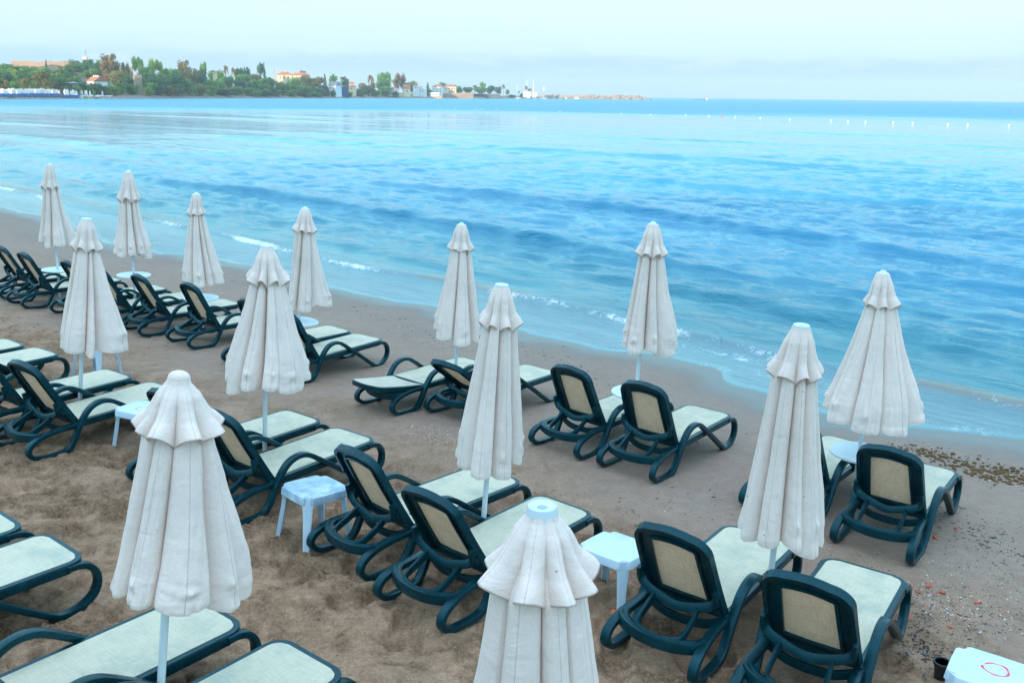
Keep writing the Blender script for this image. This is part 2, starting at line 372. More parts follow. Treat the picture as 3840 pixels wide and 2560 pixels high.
# isolated footprints on the smooth sand
for k in range(150):
    s0, d0 = rnd.uniform(-34, 1), rnd.uniform(3.5, 9.6)
    x0, y0 = s0*cs+d0*sn, -s0*sn+d0*cs; a0 = rnd.uniform(0, 6.28)
    u = (X-x0)*math.cos(a0)+(Y-y0)*math.sin(a0); q = -(X-x0)*math.sin(a0)+(Y-y0)*math.cos(a0)
    e = np.exp(-(u/.13)**4-(q/.055)**4); e2 = np.exp(-((np.hypot(u*.45, q)-.075)/.028)**2)*np.exp(-(u/.2)**4)
    Z = Z-e*rnd.uniform(.012, .028)+e2*.008
for k in range(120):
    s0, d0 = rnd.uniform(-12, 0), rnd.uniform(.5, 5.2); x0, y0 = s0*cs+d0*sn, -s0*sn+d0*cs; a0 = rnd.gauss(.7, 1.0)
    if y0 < 1.5: continue
    m_ = (np.abs(X-x0) < .5) & (np.abs(Y-y0) < .5); u = (X[m_]-x0)*math.cos(a0)+(Y[m_]-y0)*math.sin(a0); q = -(X[m_]-x0)*math.sin(a0)+(Y[m_]-y0)*math.cos(a0)
    dd = np.sqrt((u/.155)**2+(q/.070)**2); dp = rnd.uniform(.025, .05); Z[m_] += -dp*sstep(1.08, .72, dd)+dp*.55*np.exp(-((dd-1.28)/.20)**2)*(.4+1.2*vnoise(X[m_]*18, Y[m_]*18, 93))
for (xa, ya, xb, yb) in (((1290), 1420, 1480, 1345), (820, 1370, 930, 1330)):
    A_, B_ = on_sand((xa*3840/2352, ya*3840/2352)), on_sand((xb*3840/2352, yb*3840/2352)); L_ = math.hypot(B_[0]-A_[0], B_[1]-A_[1]); ux, uy = (B_[0]-A_[0])/L_, (B_[1]-A_[1])/L_
    u = (X-A_[0])*ux+(Y-A_[1])*uy; q = -(X-A_[0])*uy+(Y-A_[1])*ux+.02*np.sin(u*9); e = sstep(-.05, .08, u)*sstep(L_+.05, L_-.08, u); Z = Z+e*(-.045*np.exp(-(q/.045)**2)+.028*np.exp(-((q-.10)/.05)**2)*(.5+vnoise(X*16, Y*16, 95)))
# sand pushed up round the feet
for nme, (px, py, h, a) in POSE.items():
    amp = .006 if nme[0] == 'F' else .018
    for lx, ly in ((.315, -.44), (-.315, -.44), (.315, -.14), (-.315, -.14), (.31, 1.06), (-.31, 1.06)):
        x0, y0 = px+lx*math.cos(h)+ly*math.sin(h), py-lx*math.sin(h)+ly*math.cos(h)
        dd = np.hypot(X-x0, Y-y0); Z = Z+amp*np.exp(-((dd-.11)/.06)**2)*(.3+vnoise(X*12, Y*12, 91))
wet = sstep(1.25, .10, fromedge+.35*fbm(X*.9, Y*.9, 33, 3))
wet = np.maximum(wet, .30*sstep(2.8, .9, fromedge))
V = np.stack([X, Y, Z], -1).reshape(-1, 3)
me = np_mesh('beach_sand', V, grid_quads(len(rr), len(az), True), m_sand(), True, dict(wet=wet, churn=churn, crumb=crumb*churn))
beach = link('beach_sand', me); tag(beach, kind='structure')
ZI = Z
def sand_z(x, y):
    a, r = math.atan2(x, y), math.hypot(x, y)
    j = int(np.clip(np.searchsorted(az, a), 1, len(az)-1)); i = int(np.clip(np.searchsorted(rr, r), 1, len(rr)-1))
    return float(ZI[i, j])

# unseen slope added behind the viewer to keep low sun off the beach
sx_ = np.linspace(-150, 150, 61); td = np.array([-14, -18, -24, -32, -42, -60, -110]); th = np.array([.4, 1.6, 4.0, 8.0, 11.5, 13.0, 13.0])
SS, TT = np.meshgrid(sx_, td); HH = np.repeat(th[:, None], 61, 1)*(1+.18*fbm(SS*.05, TT*.05, 3, 3))*sstep(152, 105, np.abs(SS))-.2
HV = np.stack([SS*cs+TT*sn, -SS*sn+TT*cs, HH], -1).reshape(-1, 3)
sun_blocker = link('sun_blocker_slope', np_mesh('sun_blocker_slope', HV, grid_quads(len(td), 61), simple('sun_blocker_earth', (.14, .13, .09), .95, .4, .6)))
tag(sun_blocker, kind='structure')

# ------------------------------------------------------------------ sea
def m_sea():
    m, nt, bs = new_mat('sea_water'); co = geopos(nt)
    foam, film, shal = attr(nt, 'foam'), attr(nt, 'film'), attr(nt, 'shallow')
    deep = mixc(nt, shal, (.0002, .185, .335), (.0004, .140, .20))
    c = mixc(nt, film, deep, (.10, .20, .245))
    silt = attr(nt, 'silt'); c = mixc(nt, silt, c, (.20, .16, .12))
    lace = noise(nt, 6, 6, .7, co, .8); lace2 = noise(nt, 22, 5, .75, co, .5)
    ff = mth(nt, 'ADD', foam, mth(nt, 'MULTIPLY', mth(nt, 'SUBTRACT', mth(nt, 'ADD', mth(nt, 'MULTIPLY', lace, .6), mth(nt, 'MULTIPLY', lace2, .5)), .55), 1.7))
    fm = ramp(nt, ff, [(.50, (0, 0, 0)), (.80, (1, 1, 1))])
    fm = mth(nt, 'MULTIPLY', fm, ramp(nt, foam, [(.02, (0, 0, 0)), (.16, (1, 1, 1))]))
    nt.links.new(mixc(nt, fm, c, (.72, .80, .84)), bs.inputs['Base Color'])
    bs.inputs['IOR'].default_value = 1.5; bs.inputs['Specular Tint'].default_value = (.45, .88, 1, 1)
    rg = mth(nt, 'ADD', mth(nt, 'ADD', .07, mth(nt, 'MULTIPLY', attr(nt, 'windy'), .30)), mth(nt, 'MULTIPLY', fm, .5)); rg = mth(nt, 'ADD', rg, mth(nt, 'MULTIPLY', film, .10)); nt.links.new(rg, bs.inputs['Roughness'])
    # ripples run along the shore, finer close in
    e = R(-43)
    r1 = noise(nt, 1.5, 5, .6, mapping(nt, mapping(nt, co, (1, 1, 1), (0, 0, R(43))), (.5, 1.55, 1)), .5)
    r2 = noise(nt, 5.0, 5, .65, mapping(nt, mapping(nt, co, (1, 1, 1), (0, 0, R(36))), (.45, 1.4, 1)), .4)
    r3 = noise(nt, .10, 4, .55, mapping(nt, mapping(nt, co, (1, 1, 1), (0, 0, R(43))), (.16, 2.0, 1)), .4)
    calm = attr(nt, 'calm')
    rid = lambda r: mth(nt, 'SUBTRACT', 1.0, mth(nt, 'ABSOLUTE', mth(nt, 'SUBTRACT', mth(nt, 'MULTIPLY', r, 2.0), 1.0)))
    h = mth(nt, 'ADD', mth(nt, 'MULTIPLY', mth(nt, 'ADD', mth(nt, 'MULTIPLY', rid(r1), .5), r1), .075), mth(nt, 'MULTIPLY', rid(r2), .020))
    pat = ramp(nt, noise(nt, .22, 4, .6, mapping(nt, mapping(nt, co, (1, 1, 1), (0, 0, R(43))), (.35, 1.3, 1)), .3), [(.34, (.35,)*3), (.66, (1.45,)*3)])
    h = mth(nt, 'MULTIPLY', h, pat); h = mth(nt, 'ADD', h, mth(nt, 'MULTIPLY', r3, .22))
    st = mth(nt, 'MULTIPLY', calm, mth(nt, 'ADD', 1.0, mth(nt, 'MULTIPLY', attr(nt, 'windy'), 1.0)))
    b = nd(nt, 'ShaderNodeBump'); b.inputs['Distance'].default_value = 1.0; nt.links.new(st, b.inputs['Strength']); nt.links.new(h, b.inputs['Height'])
    nt.links.new(b.outputs[0], bs.inputs['Normal'])
    return m
azs = np.concatenate([np.linspace(R(-45.5), R(-33), 70), np.linspace(R(-32.8), R(32.8), 640), np.linspace(R(33.2), R(80), 90)])
# distance of the water's edge along each azimuth
re = 11.6/np.cos(azs-SN)
for _ in range(40): re = .6*re+.4*edge_d(re*np.sin(azs-SN))/np.cos(azs-SN)
t = np.linspace(0, 1, 640)
far = 6200.0
g1 = np.geomspace(1, 14, 520); g2 = np.geomspace(14.5, 420, 90)
mult = np.concatenate([g1, g2])
ker = np.exp(-(np.arange(-60, 61)/22.)**2); ker /= ker.sum(); re_s = np.exp(np.convolve(np.pad(np.log(re), 60, mode='edge'), ker, 'valid'))
bl = sstep(1.06, 1.5, mult)[:, None]
RRs = np.exp(np.log(re)[None, :]*(1-bl)+np.log(re_s)[None, :]*bl)*mult[:, None]; RRs = np.minimum(RRs, far*(1+.0001*np.arange(len(mult))[:, None]))
AZs = np.repeat(azs[None, :], len(mult), 0)
X, Y = RRs*np.sin(AZs), RRs*np.cos(AZs); S, D = sd_of(X, Y); ED_ = edge_d(S)
def crest(dc, amp, wf, wb):          # steep on the shore side, long at the back
    q = D-dc; return amp*np.where(q < 0, np.exp(-(q/wf)**2), np.exp(-(q/wb)**2))
fade = sstep(420, 60, RRs)
def along(s, c, half): return np.exp(-np.abs((s-c)/half)**3)
H = np.zeros_like(D)
bore = 13.9+.22*np.sin(S*.42)+.28*fbm(S*.33, S*0, 11, 3)+.010*np.minimum(0, S+20)*-1
borea = .5+.5*vnoise(S*.35, S*0+2, 14)
H += crest(bore, .085*1.0, .16, .7)*(.45+.55*borea)
H += crest(14.9+.5*fbm(S*.2, S*0+9, 12, 2)-.045*np.minimum(0, S+8), .11, .30, .9)*(.4+.6*vnoise(S*.22, S*0, 15))
d1 = 20.2+.25*np.sin(S*.18)+.5*fbm(S*.12, S*0+5, 13, 2)-.045*np.clip(S+24, -30, 12)**1+.05*np.maximum(0, -38-S)
H += crest(d1, .30, .22, 1.4)*along(S, -28, 17)*(.75+.35*vnoise(S*.25, S*0+4, 18))
d2 = 27.9+.35*fbm(S*.10, S*0+15, 16, 2)-.22*np.maximum(0, S+20)*.9
H += crest(d2, .24, .28, 2.0)*along(S, -20, 17)
H += crest(38.6+.6*fbm(S*.07, S*0+25, 17, 2), .20, .6, 2.6)*along(S, -14, 22)
H += crest(54.0+.06*(S+50), .24, .8, 3.2)*along(S, -40, 20)
H += crest(31.0+.0*S, .20, .7, 2.4)*along(S, -84, 16)
H += crest(23.6-.05*(S+60), .20, .5, 1.7)*along(S, -62, 20)
H += crest(17.0+.4*fbm(S*.2, S*0+6, 19, 2), .11, .22, 1.0)*along(S, -6, 9)
H += crest(22.6+.5*fbm(S*.2, S*0+7, 20, 2), .11, .25, 1.2)*along(S, -3, 12)
H += crest(31.5+.5*fbm(S*.1, S*0+8, 22, 2), .08, .5, 1.6)*along(S, 3, 16)
for i in range(9):
    L = 46+i*9.5; H += crest(L+.9*fbm(S*.05, S*0+30+i, 23, 2)+.1*(S), .19, .9, 2.6)*(vnoise(S*.04, S*0+40+i, 24)**1.8)
rw = random.Random(3)
for k in range(40):
    lam = math.exp(rw.uniform(math.log(.36), math.log(1.9))); th_ = R(43)+rw.gauss(0, .36); ph = rw.uniform(0, 6.28)
    a = .0125*lam**.6*.62
    kk = 2*math.pi/lam; ok = sstep(2.2, 4.5, lam/(RRs*.0052))   # do not draw waves finer than the grid step
    ph2 = kk*(X*math.sin(th_)+Y*math.cos(th_))+ph+1.6*fbm(X/lam*.18, Y/lam*.18, 100+k, 2)
    H += a*ok*(np.sin(ph2)+.25*np.sin(2*ph2+.6))*(.35+1.3*vnoise(X*.09, Y*.09, 60+k % 5))*sstep(13.6, 17.5, D)
H = H*fade
sandz = np.maximum(-SLOPE*(D-8), -4)
fd = D-ED_
lvl = SEA+H
film_z = sandz-.010+.015*sstep(0, .16, fd)+.018*sstep(0, 1.6, fd)
k_ = sstep(12.4, 13.6, D)
Z = np.where(D < 13.6, np.maximum(film_z, lvl*k_+(1-k_)*np.minimum(lvl, film_z)), np.maximum(lvl, film_z))
film = sstep(1.0, .0, (D-bore+.15)/.5)*1.0
foam = .80*np.exp(-((D-bore+.10)/.18)**2)*(.15+1.05*borea*vnoise(S*.9, D*.9, 51))
foam += .55*np.exp(-((D-bore+.55)/.45)**2)*vnoise(S*.6, D*.8, 52)**1.5
foam += .50*np.exp(-(fd/.07)**2)+.42*np.exp(-((fd-.25)/.22)**2)*vnoise(S*1.2, D*1.2, 53)
foam += (.30+.40*sstep(-9, -3, S))*np.exp(-((D-12.6)/.8)**2)*vnoise(S*1.4, D*2.2, 54)
foam += .30*np.exp(-((D-d1+.25)/.18)**2)*along(S, -23.5, 2.2)
shal = sstep(24, 14, D)
calm = .60+.40*sstep(.2, 3.0, D-bore)
calm = calm*np.where(fd < .3, .3, 1)
windy = sstep(150, 300, RRs*(1+.25*fbm(S*.012, D*.03, 88, 3)))
calm = calm*(1-.58*sstep(34, 80, RRs)*(1-windy))
silt = np.exp(-((D-bore)/.16)**2)*sstep(.45, .75, vnoise(S*.28, S*0+3, 58))*.8
V = np.stack([X, Y, Z], -1).reshape(-1, 3)
sea = link('sea', np_mesh('sea', V, grid_quads(len(mult), len(azs)), m_sea(), True, dict(foam=foam, film=film, shallow=shal, calm=calm, silt=silt, windy=windy)))
tag(sea, kind='structure')

# ------------------------------------------------------------------ sun loungers
def rail_z(y): return .262+.060*y/1.2           # centre height of the seat rail
def side_mesh(s):
    yz = [(.06, .262, .283), (-.08, .256, .285), (-.24, .246, .290), (-.40, .222, .305), (-.515, .172, .315), (-.552, .105, .318), (-.520, .050, .318), (-.45, .020, .318), (-.34, .013, .318), (-.23, .016, .318), (-.155, .032, .320), (-.105, .085, .323),
          (-.06, .175, .326), (-.005, .290, .330), (.06, .385, .331), (.13, .440, .332), (.22, .465, .332), (.31, .455, .332), (.40, .412, .331), (.55, .318, .330), (.72, .212, .328), (.88, .108, .322), (.985, .042, .318), (1.05, .014, .314), (1.13, .012, .308),
          (1.215, .036, .302), (1.29, .088, .296), (1.325, .160, .291), (1.318, .236, .287), (1.272, .296, .284), (1.20, .321, .283), (1.12, .320, .283)]
    pts = spline([(s*x, y, z) for y, z, x in yz], 5)
    mb = MB(); mb.sweep(pts, .066, .045, side=(1, 0, 0)); return mb.mesh('side_frame', GREEN, angle=28)
def outline(y0, y1, hw0, hw1, r, n=9, inset=0.0, bow=0.0):
    """closed outline, square at y0, rounded corners of radius r at y1"""
    hw0, hw1, y0, y1 = hw0-inset, hw1-inset, y0+inset, y1-inset; r = max(r-inset, .01)
    P = []
    for k in range(7): t = k/6; P.append((hw0+(hw1-hw0)*t, y0+(y1-r-y0)*t))
    for k in range(1, n+1): a = k/n*math.pi/2; P.append((hw1-r+r*math.cos(a), y1-r+r*math.sin(a)))
    for k in range(1, 6): t = k/6; x = (hw1-r)*(1-2*t); P.append((x, y1+bow*(1-(x/(hw1-r))**2)))
    for k in range(n+1): a = math.pi/2+k/n*math.pi/2; P.append((-(hw1-r)+r*math.cos(a), y1-r+r*math.sin(a)))
    for k in range(1, 7): t = 1-k/6; P.append((-(hw0+(hw1-hw0)*t), y0+(y1-r-y0)*t))
    for k in range(1, 6): t = k/6; P.append((-hw0+2*hw0*t, y0))
    return P
def frame_mesh():
    mb = MB()
    for s in (-1, 1): mb.sweep([(s*.283, y, rail_z(y)) for y in (-.06, .2, .5, .8, 1.0, 1.14)], .047, .066, side=(1, 0, 0))
    o, i = outline(-.005, 1.262, .3065, .300, .115), outline(-.005, 1.262, .3065, .300, .115, inset=.043)
    mb.ring(o, i, lambda p: (p[0], p[1], rail_z(p[1])+.0365), lambda p: (p[0], p[1], rail_z(p[1])-.004))
    for y in (.30, .66): mb.box((0, y, rail_z(y)-.012), (.53, .045, .03))
    mb.sweep(spline([(-.300, -.405, .226), (-.25, -.452, .212), (-.13, -.497, .200), (0, -.510, .196), (.13, -.497, .200), (.25, -.452, .212), (.300, -.405, .226)], 5), .076, .036, side=(0, 0, 1))
    mb.sweep(spline([(-.285, -.07, .252), (-.15, -.10, .205), (0, -.11, .195), (.15, -.10, .205), (.285, -.07, .252)], 5), .060, .026, side=(0, 0, 1))
    return mb.mesh('seat_frame', GREEN)
def seat_mesh():
    mb = MB(); ny, nx = 40, 14; y0, y1, hw, r = .012, 1.226, .266, .085; v = []
    for i in range(ny+1):
        y = y0+(y1-y0)*(1-(1-i/ny)**1.15)
        k = y-(y1-r); wd = hw if k <= 0 else hw-r+math.sqrt(max(0, r*r-k*k))
        for j in range(nx+1):
            u = j/nx*2-1; v.append((u*wd, y, rail_z(y)+.041-.012*(1-u*u)*(1-abs(2*i/ny-1)**4)))
    n1 = len(v); f = [(i*(nx+1)+j, i*(nx+1)+j+1, (i+1)*(nx+1)+j+1, (i+1)*(nx+1)+j) for i in range(ny) for j in range(nx)]
    v += [(a, b, c-.008) for a, b, c in v]; f += [tuple(n1+q for q in fc[::-1]) for fc in f]
    ed_ = [i for i in range(nx+1)]+[i*(nx+1)+nx for i in range(1, ny+1)]+[ny*(nx+1)+j for j in range(nx-1, -1, -1)]+[i*(nx+1) for i in range(ny-1, 0, -1)]
    f += [(ed_[k], ed_[(k+1) % len(ed_)], n1+ed_[(k+1) % len(ed_)], n1+ed_[k]) for k in range(len(ed_))]
    mb.add(v, f); return mb.mesh('seat_fabric', SEATF)
BL = .745
def back_frame_mesh():
    mb = MB()
    def lv(n): return lambda p: (p[0], n+.035*(p[1]/BL)**2, p[1])
    O = lambda ins, bow=.02: outline(.0, BL, .292, .272, .135, inset=ins, bow=bow)
    mb.ring(O(0), O(.030), lv(.010), lv(-.045))          # outer rim
    mb.ring(O(.028), O(.106), lv(.002), lv(-.018))       # wide inner band
    mb.ring(O(.094), O(.116), lv(-.014), lv(-.033))      # raised step round the fabric
    for s in (-1, 1):                                     # lugs for the support
        mb.box((s*.268, -.055, .205), (.022, .035, .06)); mb.box((s*.262, -.030, .46), (.012, .022, .02)); mb.box((s*.262, -.030, .36), (.012, .022, .02))
    return mb.mesh('backrest', GREEN)
def back_fabric_mesh():
    mb = MB(); ny, nx = 26, 12
    def sheet(ins, n, mi, flip):
        y0, y1, r = .0+ins*.6, BL-ins+.012, max(.135-ins, .03); v = []
        for i in range(ny+1):
            y = y0+(y1-y0)*i/ny; hw = .292-.02*y/BL-ins; k = y-(y1-r)
            wd = hw if k <= 0 else hw-r+math.sqrt(max(0, r*r-k*k))
            for j in range(nx+1):
                u = j/nx*2-1; v.append((u*wd, n+.035*(y/BL)**2-.010*(1-u*u), y))
        f = [(i*(nx+1)+j, i*(nx+1)+j+1, (i+1)*(nx+1)+j+1, (i+1)*(nx+1)+j) for i in range(ny) for j in range(nx)]
        mb.add(v, f if not flip else [q[::-1] for q in f], mi); return v
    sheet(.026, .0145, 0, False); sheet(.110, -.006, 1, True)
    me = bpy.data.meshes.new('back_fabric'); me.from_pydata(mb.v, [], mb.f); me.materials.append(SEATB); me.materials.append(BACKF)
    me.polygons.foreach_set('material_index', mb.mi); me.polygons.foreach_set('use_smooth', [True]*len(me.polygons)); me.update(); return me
def support_mesh(a):
    # a = angle of the backrest above the seat
    def bk(u, n): return (-u*math.cos(a)+n*math.sin(a), .283+u*math.sin(a)+n*math.cos(a))     # (y, z)
    mb = MB(); e = bk(.262, -.075); e2 = bk(.325, -.050); m1 = bk(.215, -.100); m2 = bk(.150, -.125)
    lo = lambda p, zmin: (p[0], max(p[1], zmin))
    e, e2, m1, m2 = lo(e, .235), lo(e2, .24), lo(m1, .225), lo(m2, .215)
    top = spline([(-.278, *e2), (-.274, *e), (-.245, *m1), (-.14, (m1[0]+m2[0])/2-.012, (m1[1]+m2[1])/2-.012), (0, m2[0]-.016, m2[1]-.012), (.14, (m1[0]+m2[0])/2-.012, (m1[1]+m2[1])/2-.012), (.245, *m1), (.274, *e), (.278, *e2)], 5)
    mb.sweep(top, .062, .030, side=(0, .35, 1))
    jy, jz = (m1[0]+m2[0])/2-.014, (m1[1]+m2[1])/2-.022
    u_ = spline([(-.160, jy, jz), (-.166, jy*.45+-.40*.55, jz*.45+.235*.55), (-.163, -.415, .240), (-.125, -.468, .222), (0, -.492, .214), (.125, -.468, .222), (.163, -.415, .240), (.166, jy*.45+-.40*.55, jz*.45+.235*.55), (.160, jy, jz)], 5)
    mb.sweep(u_, .054, .026, side=(0, .5, 1))
    arc = spline([(-.285, -.36, .245), (-.235, -.425, .236), (-.12, -.482, .226), (0, -.502, .222), (.12, -.482, .226), (.235, -.425, .236), (.285, -.36, .245)], 5)
    mb.sweep(arc, .026, .040, side=(0, .4, 1))
    return mb.mesh('back_support', GREEN)
ME_SIDE = {s: side_mesh(s) for s in (-1, 1)}; ME_FRAME, ME_SEAT, ME_BACK, ME_BFAB = frame_mesh(), seat_mesh(), back_frame_mesh(), back_fabric_mesh()
def make_lounger(a):
    root = empty('sun_lounger')
    link('seat_frame', ME_FRAME, root)
    for s in (-1, 1): link('side_frame', ME_SIDE[s], root)
    link('seat_fabric', ME_SEAT, root)
    b = link('backrest', ME_BACK, root); b.location = (0, 0, .283); b.rotation_euler = (math.pi/2-a, 0, 0)
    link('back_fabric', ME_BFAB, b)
    link('back_support', support_mesh(a), root)
    return root
LL = dict(
 F1='green framed sun lounger cut by the left frame edge, farthest pair nearest the sea',
 F2='raised sun lounger of the farthest pair, its seat end by a round white table',
 F3='sun lounger behind the tall left closed umbrella, only its backrest corner showing',
 F4='sun lounger right behind the tall left closed umbrella, its armrest showing past the canvas',
 F5='raised sun lounger behind the third front row umbrella, left one of its pair',
 F6='raised sun lounger behind the third front row umbrella, right one of its pair',
 F7='sun lounger nearly hidden by the middle umbrella, only its seat end showing',
 F8='sun lounger with foot loop clear on smooth sand, back hidden by the middle umbrella',
 F9='only sun lounger laid completely flat, its head end free on the sand',
 F10='sun lounger with a half lowered backrest next to the flat one',
 F11='upright sun lounger left of the front row umbrella whose round table it touches',
 F12='upright sun lounger with a clear side view before a round white table',
 F13='sun lounger almost wholly hidden behind the right closed umbrella of the middle row',
 F14='upright sun lounger nearest the brown seaweed balls at the right',
 S1='sun lounger at the left edge showing only a seat tip behind another seat',
 S2='sun lounger seat end at the left edge beside the half hidden white table',
 S3='sun lounger cut by the left edge, umbrella pole standing in front of its seat',
 S4='raised sun lounger between an umbrella pole and the table with the pink circle',
 S5='sun lounger behind an umbrella pole, only its seat end showing past its neighbour',
 S6='sun lounger whose side loop stands beside the stained white table',
 S7='raised sun lounger directly right of the stained white table',
 S8='raised sun lounger with scuffed seat corners, left of the clean white table',
 S9='raised sun lounger right of the clean white table, an umbrella hanging over its seat',
 S10='largest upright sun lounger in view, near the bottom right pot',
 R1='sun lounger at the left edge showing one seat corner in the nearest row',
 R2='sun lounger seat end with its foot loop cut by the left frame edge, nearest row',
 R3='sun lounger running under the big close umbrella at the bottom left',
 R4='sun lounger seat end cut by the bottom frame edge, right of the big close umbrella')
PROTO = {}
for n, (x, y, h, a) in POSE.items():
    ka = round(a, 2)
    if ka not in PROTO: o = PROTO[ka] = make_lounger(a)
    else: o = copy_tree(PROTO[ka])
    Mx = sand_frame(x, y, h); sink = -.004 if n[0] == 'F' else -.002
    o.matrix_world = Matrix.Translation(-Vector(normal)*sink) @ Mx
    tag(o, LL[n], 'sun lounger', 'green and cream sun loungers set out in rows on the beach')

# ------------------------------------------------------------------ closed umbrellas
K = 3840/2352
UMB = [  # name, top, tier (left, right, y), skirt (left, right, y), a point low on the pole, height, round table, top style, label
 ('U1', (115, 380), (93, 136, 437), (93, 172, 566), (132, 612), 2.3, 1, 0, 'farthest closed cream umbrella of the front row, at the far left by the water'),
 ('U2', (295, 396), (269, 323, 468), (263, 354, 592), (307, 625), 2.3, 1, 0, 'closed cream umbrella second from the left in the front row, above a whole round table'),
 ('U3', (451, 447), (429, 473, 497), (416, 512, 656), (461, 668), 2.25, 1, 0, 'closed cream umbrella with two knotted tips low on its front, third in the front row'),
 ('U4', (701, 481), (671, 727, 535), (662, 756, 714), (687, 733), 2.25, 1, 0, 'narrow closed cream umbrella behind the middle one, round table at its right'),
 ('U5', (1060, 518), (1029, 1087, 579), (994, 1106, 783), (1047, 838), 2.25, 0, 0, 'closed cream umbrella standing at the flat lounger'),
 ('U6', (1500, 517), (1459, 1533, 590), (1423, 1561, 815), (1463, 878), 2.25, 1, 0, 'closed cream umbrella alone against the sea between the upright loungers'),
 ('U7', (2028, 630), (1981, 2069, 708), (1886, 2105, 984), (1976, 1022), 2.25, 1, 0, 'widest flaring closed umbrella of the front row, pinkish cream, at the right by the water'),
 ('V1', (199, 508), (162, 237, 578), (131, 298, 806), (184, 912), 2.2, 0, 1, 'broad closed umbrella at the left of the middle row, over a white side table'),
 ('V2', (613, 571), (566, 665, 658), (499, 706, 905), (608, 1032), 2.2, 0, 1, 'closed umbrella with a ragged uneven hem in the middle row, left of centre'),
 ('V3', (1152, 661), (1099, 1198, 757), (1044, 1214, 1082), (1112, 1176), 2.2, 0, 1, 'straight hanging closed umbrella in the middle row at the picture centre'),
 ('V4', (1840, 755), (1759, 1886, 872), (1699, 1886, 1255), (1771, 1310), 2.2, 0, 1, 'closed umbrella of the middle row hanging over a lounger seat at the right'),
 ('W1', (411, 872), (306, 511, 1025), (261, 596, 1408), (370, 1568), 2.2, 0, 2, 'largest closed umbrella with a rounded cloth cap, close at the lower left'),
 ('W2', (1245, 1176), (1106, 1363, 1395), (1060, 1420, 1800), (1233, 1568), 2.2, 0, 1, 'close closed umbrella cut by the bottom edge, white ring on its top')]
UT = dict(W2=(.09, 2.72))
for n, (a, b) in dict(U1=('F1', 'F2'), U2=('F3', 'F4'), U3=('F5', 'F6'), U4=('F7', 'F8'), U5=('F9', 'F10'), U6=('F11', 'F12'), U7=('F13', 'F14'), V1=('S3', 'S4'), V2=('S5', 'S6'), V3=('S7', 'S8'), V4=('S9', 'S10'), W1=('R3', 'R4')).items():
    A, B = POSE[a], POSE[b]; h = (A[2]+B[2])/2; UT[n] = ((A[0]+B[0])/2+.45*math.sin(h), (A[1]+B[1])/2+.45*math.cos(h))
def solve_umbrella(top, low, tgt):
    top, low = np.array(top, float)*K, np.array(low, float)*K; u = low-top; best = None
    for t in np.linspace(.85, 2.6, 1750):
        P = on_sand(top+u*t); d = ray(top); q = math.hypot(P[0], P[1])/math.hypot(d[0], d[1]); T = d*q+CAMP
        e = math.hypot(P[0]-tgt[0], P[1]-tgt[1])
        if best is None or e < best[0]: best = (e, P, T)
    return best[1], best[2]
def canopy(seed, L, rt0, tier, skirt, tl):
    """folded cloth hanging from the pole top: z from 0 down to -L; tier/skirt = (left, right) half widths"""
    rg = random.Random(seed); nr, nf = 112, 36; n = 8; na = n*nf
    off = [rg.uniform(-.40, .40) for _ in range(n)]; dep = [rg.choice((.25, .7, 1.0, 1.25, 1.5))*rg.uniform(.85, 1.15) for _ in range(n)]; end = [rg.uniform(-.06, .06) for _ in range(n)]; rid = [rg.uniform(.80, 1.14) for _ in range(n)]; skw = [rg.uniform(.7, 1.45) for _ in range(n)]
    tw = rg.uniform(-.25, .25); pw = [rg.uniform(.28, .55) for _ in range(n)]
    edges = [k+off[k] for k in range(n)]
    u = np.linspace(0, 1, nr)[:, None]; th = np.arange(na)[None, :]/na*n            # fold coordinate 0..8
    kf = np.floor(th).astype(int) % n; fr = th-np.floor(th)
    o = np.array(off); a0 = (kf+o[kf]); a1 = (kf+1+o[(kf+1) % n]); ang = (a0+(a1-a0)*fr)*2*math.pi/n
    D_, Rg, Pw, En = np.array(dep)[kf], np.array(rid)[kf], np.array(pw)[kf], np.array(end)[kf]
    prof = np.abs(np.sin(math.pi*fr**np.array(skw)[kf]))**Pw                                             # 0 in the valley, 1 on the ridge
    tu = tl/L
    def rad(side):
        a, b = tier[side]*.84, skirt[side]
        return np.interp(u, [0, .04, tu*.5, tu, tu+.28, .86, .96, 1.0], [rt0*.8, rt0*.9, rt0*.45+a*.42, a, a+(b-a)*.36, b*.93, b*.985, b])
    A = ang+tw*u; RL, RR_ = rad(0), rad(1); wgt = .5+.5*np.cos(A); Rx = RL*(1-wgt)+RR_*wgt; Rd = .5*(RL+RR_)
    base = 1/np.sqrt((np.cos(A)/Rx)**2+(np.sin(A)/Rd)**2)
    amp = np.interp(u, [0, .06, .22, .6, 1], [.02, .12, .46, .58, .50])
    r = base*((1-np.clip(amp*D_, 0, .82))+np.clip(amp*D_, 0, .82)*prof)*(1+(Rg-1)*prof*u)
    one = np.ones_like(u); wr = fbm(ang*9*one, u*4+seed, seed, 4); wd = fbm(ang*4+u*7, u*26-ang*2, seed+9, 3); r = r*(1+.05*wr*sstep(.05, .5, u)+.014*wd*sstep(.70, .95, u))
    z = -L*u-(En*sstep(.75, 1, u))-.035*sstep(.8, 1, u)*(prof-.5)
    for k in range(n):                                                                # the rib tips poke at the cloth
        if rg.random() < .75:
            q = (k+.5+.12*rg.uniform(-1, 1)); g = np.exp(-((th-q)/.10)**2-((u-(.885+rg.uniform(-.02, .015)))/.022)**2); r = r+.017*g
            r = r-.006*np.exp(-((th-q)/.22)**2-((u-.93)/.02)**2)
    # slight fold of the hem
    hem = sstep(.985, 1, u); r = r-.006*hem
    V = np.stack([r*np.cos(A), r*np.sin(A), z*np.ones_like(A)], -1).reshape(-1, 3)
    return V, grid_quads(nr, na, True), np.repeat(th, nr, 0).reshape(-1), na
